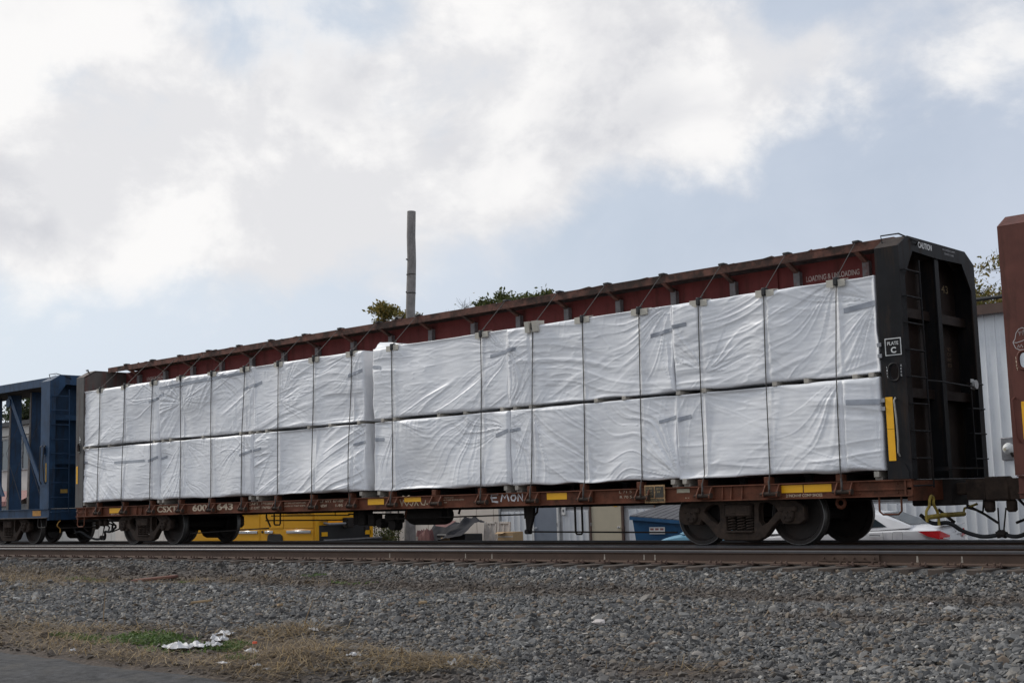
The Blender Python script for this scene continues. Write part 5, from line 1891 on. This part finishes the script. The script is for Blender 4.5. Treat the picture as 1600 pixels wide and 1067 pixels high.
# yellow service truck
yt = thing('utility_truck', 'yellow utility service truck with dark open tail parked behind the flatcar', 'truck', (0, 7.0, GZ))
X_, Z_ = 0.0, 0.0
MB().cbox(-3.9, .0, 0, .52, .55, 1.95, .02).build('side_box', m_yeltruck, yt)
MB().cbox(-3.9, .0, 1.68, 2.2, .55, 1.95, .02).build('side_box', m_yeltruck, yt)
MB().box(-3.9, -.06, .52, 1.68, .75, .95).build('bed', m_darkpl, yt, smooth=False)
for (x0, x1) in ((-3.85, -2.62), (-1.42, -.06)):
    d = MB().cbox(x0, x1, -.012, .0, .60, 1.20, .006).build('locker_door', m_yeltruck, yt)
    MB().cbox(x0 + .12, x1 - .1, -.035, -.013, 1.085, 1.165, .008).build('locker_trim', m_chrome, d)
for (x0, x1) in ((-3.85, -2.62), (-1.42, -.06)):
    d = MB().cbox(x0, x1, -.012, .0, 1.23, 1.92, .006).build('locker_door', m_yeltruck, yt)
    MB().cbox(x0 + .1, x1 - .1, -.035, -.013, 1.66, 1.76, .008).build('locker_trim', m_chrome, d)
d = MB().cbox(-2.58, -1.46, -.012, .0, 1.23, 1.92, .006).build('locker_door', m_yeltruck, yt)
MB().cbox(-2.35, -1.95, -.035, -.013, 1.085, 1.165, .008).build('locker_trim', m_chrome, yt)
MB().lathe([(.001, -.03), (.035, -.03), (.04, 0)], (-2.48, 0, 1.13), 'y', 14).build('latch', m_darkpl, yt)
MB().prism([(-2.30, .56), (-1.42, .56), (-1.52, 1.02), (-1.62, 1.07), (-2.12, 1.07), (-2.22, 1.02)], 'y', -.016, .02).build('wheel_well', m_darkpl, yt, smooth=False)
MB().prism([(-2.24, .56), (-1.48, .56), (-1.57, .985), (-1.65, 1.03), (-2.07, 1.03), (-2.16, .985)], 'y', -.022, -.0165).build('well_inner', m_rubber, yt, smooth=False)
for xw in (-1.86, -5.3):
    for yy, s in ((.06, 1), (2.14, -1)):
        wl = MB().lathe([(.001, -.02), (.22, -.02), (.25, .02), (.36, -.02), (.405, .03), (.405, .24), (.001, .24)], (xw, yy - .09 * s, .405 + (.1 if False else 0)), 'y', 22, s).build('wheel', m_rubber, yt)
# tail: dark frame, yellow gate above, bumper and lamps
MB().box(.0, .05, .0, .12, .55, 1.95).build('tail_post', m_yeltruck, yt, smooth=False)
MB().box(.0, .05, 2.08, 2.2, .55, 1.95).build('tail_post', m_yeltruck, yt, smooth=False)
MB().box(.0, .04, .122, 2.078, 1.42, 1.95).build('tail_gate', m_yeltruck, yt, smooth=False)
MB().box(-.02, .03, .122, 2.078, .50, 1.30).build('tail_panel', m_darkpl, yt, smooth=False)
MB().cbox(.03, .45, -.02, 2.22, .58, .86, .02).build('step_bumper', m_darkpl, yt)
MB().box(.40, .47, .0, 2.2, .86, .90).build('bumper_edge', m_steel, yt, smooth=False)
MB().tube([(.06, .3, 1.36), (.2, .35, 1.33), (.2, 1.9, 1.33)], .04, 6).build('rack_bar', m_steel, yt)
mb = MB().cbox(.05, .28, 1.0, 1.25, 1.2, 1.5, .02).tube([(.2, 1.1, 1.3), (.4, 1.5, 1.42), (.35, 1.7, 1.4)], .03, 6)
mb.build('vice', m_under, yt)
for yy in (.22, 1.9):
    l = MB().box(.031, .05, yy, yy + .22, .98, 1.10).build('lamp_plate', m_yel, yt, smooth=False)
    MB().box(.451, .46, yy - .06, yy + .06, .66, .74).build('tail_lamp', m_red, l, smooth=False)
    MB().box(.451, .46, yy + .08, yy + .22, .67, .73).build('tail_lamp', m_white, l, smooth=False)
# cab
cabp = [(-4.0, .55), (-4.0, 1.95), (-4.25, 2.02), (-5.1, 1.98), (-5.75, 1.32), (-6.75, 1.18), (-6.9, .9), (-6.9, .55)]
MB().prism(cabp, 'y', .15, 2.05).build('cab', m_yeltruck, yt, smooth=False)
for yy in (.144, 2.052):
    MB().prism([(-4.15, 1.32), (-4.2, 1.85), (-5.05, 1.85), (-5.55, 1.32)], 'y', yy, yy + .005).build('cab_window', m_glass, yt, smooth=False)

# blue dumpster with a grey lid
du = thing('dumpster', 'dark blue steel dumpster with sloping grey lid beside the beige door', 'dumpster', (8.75, 10.9, GZ))
mb = MB().add([(0.04, 0, .12), (1.9, 0, .12), (1.9, 1.3, .12), (.04, 1.3, .12), (-.06, -.12, 1.32), (1.98, -.12, 1.16), (1.98, 1.35, 1.55), (-.06, 1.35, 1.55)],
              [(0, 3, 2, 1), (0, 1, 5, 4), (1, 2, 6, 5), (2, 3, 7, 6), (3, 0, 4, 7), (4, 5, 6, 7)])
db = mb.build('tub', m_dump, du, smooth=False)
mb = MB()
for k in range(9):
    t0, t1 = k / 9, (k + .86) / 9
    a = [(-.09, -.17), (1.0, -.17)]
    x0, x1 = -.09 + 2.1 * t0, -.09 + 2.1 * t1
    z0, z1 = 1.345 - .16 * t0, 1.345 - .16 * t1
    mb.add([(x0, -.18, z0), (x1, -.18, z1), (x1, 1.38, 1.60), (x0, 1.38, 1.60), (x0, -.18, z0 + .03), (x1, -.18, z1 + .03), (x1, 1.38, 1.63), (x0, 1.38, 1.63)],
           [(0, 3, 2, 1), (4, 5, 6, 7), (0, 1, 5, 4), (1, 2, 6, 5), (2, 3, 7, 6), (3, 0, 4, 7)])
mb.build('lid', m_lid, du, smooth=False)
MB().add([(-.1, -.19, 1.26), (2.02, -.19, 1.10), (2.02, -.19, 1.19), (-.1, -.19, 1.35), (-.1, -.12, 1.26), (2.02, -.12, 1.10), (2.02, -.12, 1.19), (-.1, -.12, 1.35)],
         [(0, 1, 2, 3), (7, 6, 5, 4), (0, 4, 5, 1), (1, 5, 6, 2), (2, 6, 7, 3), (3, 7, 4, 0)]).build('rim', m_dump, du, smooth=False)
lab = MB().box(.50, 1.0, -.125, -.115, .88, 1.06).build('warning_label', m_white, du, smooth=False)
for k in range(3):
    MB().box(.53 + .16 * k, .64 + .16 * k, -.129, -.1255, .98, 1.03).build('label_print', m_redroof, lab, smooth=False)
    MB().box(.53 + .16 * k, .64 + .16 * k, -.129, -.1255, .91, .94).build('label_print', m_redroof, lab, smooth=False)

# tarpaulin heap, leaning frames, cardboard box
tp = thing('tarp_heap', 'dark grey tarpaulin and maroon cloth thrown over a pile of junk', 'tarp', (1.45, 11.0, GZ))


def drape(name, mat, cx, cy, rx, ry, h, seed, tilt=0, sag=.0):
    U, V = np.meshgrid(np.linspace(-1, 1, 44), np.linspace(-1, 1, 30))
    r = np.maximum(np.abs(U) ** 2.2, np.abs(V) ** 2.2) ** .5
    Z = h * (1 - sstep(.55, 1.15, r) * .85) + tilt * U + .14 * fbm(U * 1.8 + seed, V * 1.8, seed) + .05 * ridge(vnoise(U * 5 + V * 2, V * 4, seed + 4)) - sag * np.exp(-((U - .2) / .35) ** 2)
    X = cx + rx * U * (1 + .08 * vnoise(V * 3, U, seed + 1))
    Y = cy + ry * V
    mb = MB()
    v = np.c_[X.ravel(), Y.ravel(), Z.ravel()]
    nx = 44
    mb.add(v, [(r_ * nx + c_, r_ * nx + c_ + 1, (r_ + 1) * nx + c_ + 1, (r_ + 1) * nx + c_) for r_ in range(29) for c_ in range(nx - 1)])
    return mb.build(name, mat, tp)


U, V = np.meshgrid(np.linspace(0, 1, 50), np.linspace(0, 1, 30))
TOPZ = np.interp(U, [0, .08, .2, .45, .62, .72, .82, 1], [1.28, 1.36, 1.27, 1.20, 1.27, 1.40, 1.28, 1.24])
HEM = np.interp(U, [0, .12, .3, .5, .75, 1], [.45, .50, .60, .72, .80, .85])
fall = sstep(.35, 1.0, V)
Z = TOPZ * (1 - fall) + HEM * fall + .035 * vnoise(U * 7, V * 4, 71) + .03 * ridge(vnoise(U * 9 + V * 5, V * 3, 72))
X = -.78 + 1.78 * U + .04 * vnoise(V * 3, U * 3, 73)
Y = .75 - 1.15 * V - .10 * fall + .05 * vnoise(U * 5, V * 5, 74)
mb = MB()
mb.add(np.c_[X.ravel(), Y.ravel(), Z.ravel()], [(r_ * 50 + c_, r_ * 50 + c_ + 1, (r_ + 1) * 50 + c_ + 1, (r_ + 1) * 50 + c_) for r_ in range(29) for c_ in range(49)])
mb.build('grey_tarp', m_tarp, tp)
drape('maroon_cloth', m_tarp2, -.82, -.15, .22, .35, 1.0, 9)
drape('maroon_cloth', m_tarp2, -.5, -.40, .25, .12, .98, 12)
mb = MB()
mb.add([(-.4, -.2, 1.26), (.5, -.1, 1.31), (.28, -.36, 1.12), (-.15, -.36, 1.16), (.05, -.2, 1.24)], [(0, 3, 4), (3, 2, 4), (2, 1, 4), (0, 4, 1)])
mb.build('maroon_fold', m_tarp2, tp)
MB().cbox(-.35, .9, -.15, .6, 0, .90, .02).build('crate', m_darkpl, tp)
MB().cbox(-.1, .25, -.22, -.16, .0, .80, .01).build('crate_board', m_box, tp)
MB().box(-.78, -.70, -.66, -.6, .0, .85).build('plank', m_wood, tp, smooth=False)
for q, (x0, lean) in enumerate(((2.50, .05), (3.06, .02))):
    fr = thing('old_window_frame', ('peeling white wooden frame leaning next to the tarp heap', 'peeling white wooden frame leaning next to the cardboard box')[q], 'window frame', (x0, 11.4, GZ), 0, 'old frames leaning by the wall')
    w = .50
    for (a, b, c_, d_) in ((0, .06, 0, 1.25), (w - .06, w, 0, 1.25), (.06, w - .06, 0, .07), (.06, w - .06, 1.18, 1.25), (w / 2 - .02, w / 2 + .02, .07, 1.18)):
        p = MB().cbox(a + lean * c_, b + lean * c_, -.03, .03, c_, d_, .006)
        o = p.build('bar', m_frame, fr)
        o.rotation_euler = (-.12, 0, 0)
    o = MB().box(.06, w - .06, -.004, .004, .07, 1.18).build('pane', m_frame, fr, smooth=False)
    o.rotation_euler = (-.12, 0, 0)
bx = thing('cardboard_box', 'brown cardboard box standing by the white wall', 'box', (3.52, 11.0, GZ), .0)
MB().cbox(0, .62, 0, .45, .5, .95, .008).build('carton', m_box, bx)
MB().add([(0, -.004, .80), (.62, -.004, .80), (.62, -.004, .84), (0, -.004, .84)], [(0, 1, 2, 3)]).build('tape_band', m_wood, bx, smooth=False)
MB().add([(-.02, -.1, .90), (.30, -.1, .91), (.31, .0, .955), (-.0, .0, .955)], [(0, 1, 2, 3)]).build('flap', m_box, bx, smooth=False)
MB().cbox(.0, .6, 0, .42, 0, .497, .01).build('lower_carton', m_box, bx)


# ------------------------------------------------------------------ trees, bush, weeds
def leaves(mb, pts, n, spread, size, rr):
    for p in pts:
        for _ in range(n):
            c = Vector(p) + Vector((rr.gauss(0, spread), rr.gauss(0, spread), rr.gauss(0, spread * .7)))
            a = Vector((rr.gauss(0, 1), rr.gauss(0, 1), rr.gauss(0, 1))).normalized()
            b = a.orthogonal().normalized()
            b = (Matrix.Rotation(rr.uniform(0, 6.28), 3, a) @ b)
            c2 = a.cross(b)
            s = size * rr.uniform(.6, 1.3)
            mb.add([c - b * s, c - c2 * s * .45, c + b * s, c + c2 * s * .45], [(0, 1, 2, 3)])


def tree(label, loc, H, spread, mat, seed, tips=7, nl=30, size=.085, bare=0.0, sp=.42, cat='tree'):
    rr = random.Random(seed)
    t = thing('tree', label, cat, loc, 0, 'trees behind the train')
    w = MB()
    ends = []
    fork = H * .42
    w.tube([(0, 0, -.2), (rr.uniform(-.1, .1), 0, fork * .5), (rr.uniform(-.2, .2), rr.uniform(-.2, .2), fork)], [H * .022, H * .018, H * .015], 8)
    for a in range(tips):
        an = 6.28 * a / tips + rr.uniform(-.3, .3)
        up = rr.uniform(.55, 1.0)
        rad = spread * math.sqrt(max(0, 1.15 - up)) * 1.15
        e = Vector((math.cos(an) * rad, math.sin(an) * rad, fork + (H - fork) * up * .85))
        s = Vector((0, 0, fork * rr.uniform(.8, 1.0)))
        m = s.lerp(e, .5) + Vector((rr.uniform(-.3, .3), rr.uniform(-.3, .3), .3))
        w.tube([s, m, e], [H * .009, H * .006, H * .003], 5)
        for b in range(6):
            s2 = m.lerp(e, rr.uniform(.0, 1))
            e2 = s2 + Vector((rr.gauss(0, 1), rr.gauss(0, 1), rr.uniform(.1, 1.0))).normalized() * spread * rr.uniform(.25, .5)
            e2.z = min(e2.z, H)
            w.tube([s2, s2.lerp(e2, .5) + Vector((0, 0, .1)), e2], [H * .003, H * .002, .012], 4)
            for c in range(4):
                s3 = s2.lerp(e2, rr.uniform(.4, 1))
                e3 = s3 + Vector((rr.gauss(0, 1), rr.gauss(0, 1), rr.uniform(-.2, 1.0))).normalized() * spread * rr.uniform(.1, .24)
                w.tube([s3, e3], [.014, .006], 3)
                if rr.random() > bare:
                    ends.append(e3)
                if bare > .2:
                    for q in range(3):
                        e4 = e3 + Vector((rr.gauss(0, .25), rr.gauss(0, .25), rr.uniform(.05, .5)))
                        w.tube([e3, e4], [.008, .004], 3)
    w.build('trunk', m_bark, t)
    f = MB()
    leaves(f, ends, nl, sp, size, rr)
    f.build('crown', mat, t, smooth=False)
    return t


tree('yellowing leafy tree whose top shows left of the wooden pole', (-21.6, 30, GZ), 13.3, 2.2, m_leafy, 3, tips=10, nl=80, size=.11, sp=.18)
tree('green leafy tree rising above the beam right of the wooden pole', (-12.9, 30, GZ), 12.9, 2.5, m_leaf, 8, tips=16, nl=150, size=.11, sp=.20)
tree('half-bare tree behind the roof at the right edge', (10.2, 32, GZ), 10.9, 3.0, m_leafy, 15, tips=18, nl=60, size=.09, bare=.4, sp=.25)
tree('tall dark evergreen tree behind the pale building, leftmost', (-66, 36, GZ), 11.0, 4.6, m_leafd, 21, tips=14, nl=110, size=.20, sp=.6)
tree('olive green tree behind the pale building, beside the dark evergreen', (-58.0, 36, GZ), 10.6, 4.2, m_leafd, 27, tips=14, nl=110, size=.18, sp=.6)
tree('thin yellowing tree behind the blue end wall', (-50.5, 34, GZ), 9.8, 3.4, m_leaf, 29, tips=12, nl=80, size=.16, sp=.5)
tree('nearly bare twiggy tree between pole and green tree', (-16.0, 30, GZ), 13.0, 1.5, m_leafy, 33, tips=6, nl=2, size=.08, bare=.7)

bu = thing('bush', 'small leafy green bush growing by the wooden pole', 'bush', (-.95, 10.6, GZ))
rb = random.Random(5)
w = MB()
ends = []
for k in range(26):
    an = rb.uniform(0, 6.28)
    e = Vector((math.cos(an) * rb.uniform(.1, .7), math.sin(an) * rb.uniform(.1, .45), rb.uniform(.55, 1.25)))
    w.tube([(0, 0, 0), e * .5 + Vector((0, 0, .15)), e], [.018, .012, .005], 4)
    ends += [e, e * .85, e * .7]
w.build('stems', m_bark, bu)
f = MB()
leaves(f, ends, 16, .10, .05, rb)
f.build('foliage', m_leaf, bu, smooth=False)


def blades(name, label, cat, spots, mat, hmin, hmax, lay, wid, seed):
    """spots: (x, y, rx, ry, count); lay = how far the blades lie over"""
    rr = np.random.default_rng(seed)
    vs, fs = [], []
    for (cx, cy, rx, ry, n) in spots:
        a = rr.uniform(0, 6.28, n)
        q = np.sqrt(rr.random(n))
        x = cx + np.cos(a) * q * rx
        y = cy + np.sin(a) * q * ry
        z = ground_h(x, y)
        for i in range(n):
            h = rr.uniform(hmin, hmax)
            dr = rr.uniform(0, 6.28)
            ly = lay * rr.uniform(.4, 1.2)
            d = Vector((math.cos(dr), math.sin(dr), 0))
            p0 = Vector((x[i], y[i], z[i] + (.0 if lay < 1 else rr.uniform(.0, .05))))
            p1 = p0 + d * h * ly * .45 + Vector((0, 0, h * max(.08, .62 - .42 * ly)))
            p2 = p0 + d * h * ly + Vector((rr.normal(0, .03), rr.normal(0, .03), h * max(.05, .95 - .85 * ly)))
            s = Vector((-d.y, d.x, 0)) * wid * rr.uniform(.6, 1.3)
            o = len(vs)
            vs += [p0 - s, p0 + s, p1 - s * .8, p1 + s * .8, p2]
            fs += [(o, o + 1, o + 3, o + 2), (o + 2, o + 3, o + 4)]
    mb = MB()
    mb.v = [tuple(p) for p in vs]
    mb.f = fs
    me = bpy.data.meshes.new(name)
    me.from_pydata(mb.v, [], fs)
    me.materials.append(mat)
    o = link(name, me)
    o['kind'] = 'stuff'
    o['label'] = label
    o['category'] = cat
    return o


blades('dry_grass', 'matted dry straw and dead grass along the foreground verge', 'dry grass',
       [(20.8, -9.55, 1.2, .55, 1000), (20.2, -9.8, .8, .45, 480), (21.5, -9.35, .6, .4, 420), (21.9, -9.15, .5, .3, 260), (18.3, -8.4, .5, .3, 420), (18.6, -8.1, .6, .2, 300), (19.2, -9.0, .8, .5, 420),
        (16.0, -9.9, 1.2, .5, 420), (17.5, -10.15, 1.2, .4, 420), (18.9, -10.2, 1.0, .35, 420), (20.5, -10.25, .6, .25, 260), (14.5, -9.4, 1.6, .6, 420), (12.5, -9.0, 2.0, .8, 500), (15.5, -9.2, 1.4, .4, 260),
        (16.6, -8.9, 2.4, .35, 300), (6.4, -5.0, 2.4, .8, 1300), (3.6, -3.6, 3.0, .8, 1300), (7.5, -6.3, 2.2, .6, 600), (9, -4.6, 2.6, .6, 420), (12, -4.0, 2.5, .5, 260), (-2, -4.2, 4, .8, 900), (-6, -5, 4, .8, 700), (23.9, -8.7, .7, .3, 60)], m_dry, .08, .34, 1.7, .0035, 5)
blades('dry_grass', 'sparse dry stalks scattered over the ballast bank', 'dry grass',
       [(14, -5.2, 8, 2.6, 700), (21, -6.5, 3, 2, 260), (10, -7, 8, 2, 700)], m_dry, .04, .16, 1.2, .003, 6)
blades('green_weeds', 'low green weeds growing at the edge of the asphalt', 'weeds',
       [(17.35, -9.45, .55, .2, 700), (17.15, -9.15, .5, .16, 420), (17.7, -9.3, .45, .2, 300), (16.9, -9.6, .7, .25, 200), (18.2, -9.6, .6, .25, 200), (15.75, -9.5, .3, .1, 160), (18.8, -9.4, .28, .12, 420), (18.75, -9.2, .2, .1, 260), (19.6, -9.8, .25, .1, 110), (16.4, -9.6, .4, .15, 120),
        (6.7, -4.2, .5, .15, 160), (7.6, -4.4, .4, .12, 100), (12.2, -2.85, .35, .15, 240), (14.0, -3.7, .35, .07, 120), (14.5, -3.6, .2, .05, 50), (10.4, -4.3, .3, .1, 60)], m_grass, .02, .10, .75, .010, 8)

# dead stalk, rust scrap, litter
for (x, y, h, lx, lab) in ((14.9, -8.5, .42, .02, 'single upright dead stalk standing in the gravel at left'), (18.2, -7.9, .32, .16, 'leaning dry stem above the straw mound'), (23.46, -1.6, .10, .04, 'short yellow stem poking from the ballast at far right')):
    z = float(ground_h(np.array(x), np.array(y)))
    o = MB().tube([(0, 0, 0), (lx * .5 + .01, 0, h * .5), (lx, .02, h)], [.008, .006, .003], 5).build('dead_stalk', m_straw)
    o.location = (x, y, z)
    tag(o, lab, 'stalk', 'dead stalks in the gravel')


def crumple(name, label, cat, x, y, sx, sy, sz, seed, mat, group=None, dz=.02):
    rr = random.Random(seed)
    U, V = np.meshgrid(np.linspace(-1, 1, 13), np.linspace(-1, 1, 9))
    Z = sz * (np.abs(fbm(U * 1.7 + seed, V * 1.7, seed, 3)) * 1.3 + .4 * ridge(vnoise(U * 3, V * 3, seed + 2))) * (1 - .6 * np.maximum(np.abs(U), np.abs(V)) ** 3)
    X = sx * U * (1 + .25 * vnoise(V * 2, U * 2, seed + 5))
    Y = sy * V * (1 + .35 * vnoise(U * 2, V * 2, seed + 6))
    mb = MB()
    mb.add(np.c_[X.ravel(), Y.ravel(), Z.ravel()], [(r_ * 13 + c_, r_ * 13 + c_ + 1, (r_ + 1) * 13 + c_ + 1, (r_ + 1) * 13 + c_) for r_ in range(8) for c_ in range(12)])
    o = mb.build(name, mat)
    o['kind'] = 'thing'
    o.location = (x, y, float(ground_h(np.array(x), np.array(y))) + dz)
    o.rotation_euler = (0, 0, rr.uniform(-.5, .5))
    tag(o, label, cat, group)
    return o


LT = [(18.34, -9.68, .20, .09, .07, 'long crumpled white plastic sheet left of the weeds'), (18.5, -9.52, .12, .06, .06, 'small crumpled white plastic piece beside the long sheet'),
      (18.0, -8.82, .12, .07, .07, 'crumpled white plastic rag at the foot of the gravel bank'), (18.42, -9.18, .14, .07, .08, 'torn white plastic scrap above the weeds'),
      (18.64, -9.42, .10, .06, .07, 'white plastic scrap among the weeds'), (19.43, -9.52, .07, .05, .07, 'white crushed cup near the orange cap'),
      (20.26, -10.08, .04, .03, .04, 'tiny white scrap below the crushed cup'), (20.48, -10.12, .05, .03, .03, 'white paper scrap on the straw near the asphalt'), (19.8, -10.13, .06, .04, .03, 'grey plastic scrap at the edge of the asphalt'),
      (18.66, -8.12, .11, .03, .04, 'long white scrap on top of the straw behind the weeds'), (20.92, -9.48, .07, .04, .05, 'pale scrap in the middle of the straw'), (17.38, -10.3, .04, .025, .03, 'white fleck on the verge at left'),
      (21.95, -9.25, .06, .04, .06, 'clear plastic scrap at the right end of the straw')]
for k, (x, y, sx, sy, sz, lab) in enumerate(LT):
    crumple('litter', lab, 'litter', x, y, sx, sy, sz, 40 + k, m_litter, 'white litter on the verge')
cap = MB().lathe([(.001, .02), (.022, .02), (.025, 0), (.001, 0)], (0, 0, 0), 'z', 12).build('bottle_cap', M('orange_plastic', (.7, .09, .02), .4, var=.05))
cap.location = (19.45, -9.50, float(ground_h(np.array(19.45), np.array(-9.50))) + .10)
tag(cap, 'small orange-red cap lying by the crushed white cup', 'cap')


def rock(x, y, s, mat, lab, cat='rock', seed=1, name='pale_rock'):
    me = stone_mesh(seed).copy()
    me.materials.clear()
    me.materials.append(mat)
    o = link(name, me, None, (x, y, float(ground_h(np.array(x), np.array(y))) + s[2] * .3), seed)
    o.scale = s
    tag(o, lab, cat, 'odd stones on the ballast')


m_prock = M('pale_pink_stone', (.55, .50, .47), .8, var=.25, vscale=6)
rock(21.58, -6.74, (.20, .13, .12), m_prock, 'large pale stone lying alone in the middle of the gravel', seed=3)
rock(24.06, -4.27, (.13, .10, .10), m_prock, 'pale rounded stone in the gravel at right', seed=5)
rock(17.89, -2.55, (.10, .08, .07), m_prock, 'small whitish stone on the shoulder below the rail', seed=2)
sc = MB().cbox(-.42, .42, -.09, .09, 0, .05, .012).build('wood_scrap', m_scrap)
sc.location = (9.3, -4.2, float(ground_h(np.array(9.3), np.array(-4.2))) + .03)
sc.rotation_euler = (.05, -.08, .55)
tag(sc, 'broken reddish board lying on the weedy strip', 'board')
for k, (x, y, l, a, lab) in enumerate(((14.8, -6.95, .16, .4, 'short split wood chip on the gravel bank at left'), (18.5, -6.3, .05, .9, 'pale wood splinter on the middle of the gravel bank'), (16.6, -7.0, .07, -.5, 'thin wood splinter right of the split chip'))):
    o = MB().cbox(-l, l, -.03, .03, 0, .03, .006).build('wood_chip', m_straw)
    o.location = (x, y, float(ground_h(np.array(x), np.array(y))) + .05)
    o.rotation_euler = (0, -.1, a)
    tag(o, lab, 'wood chip', 'wood chips on the gravel')
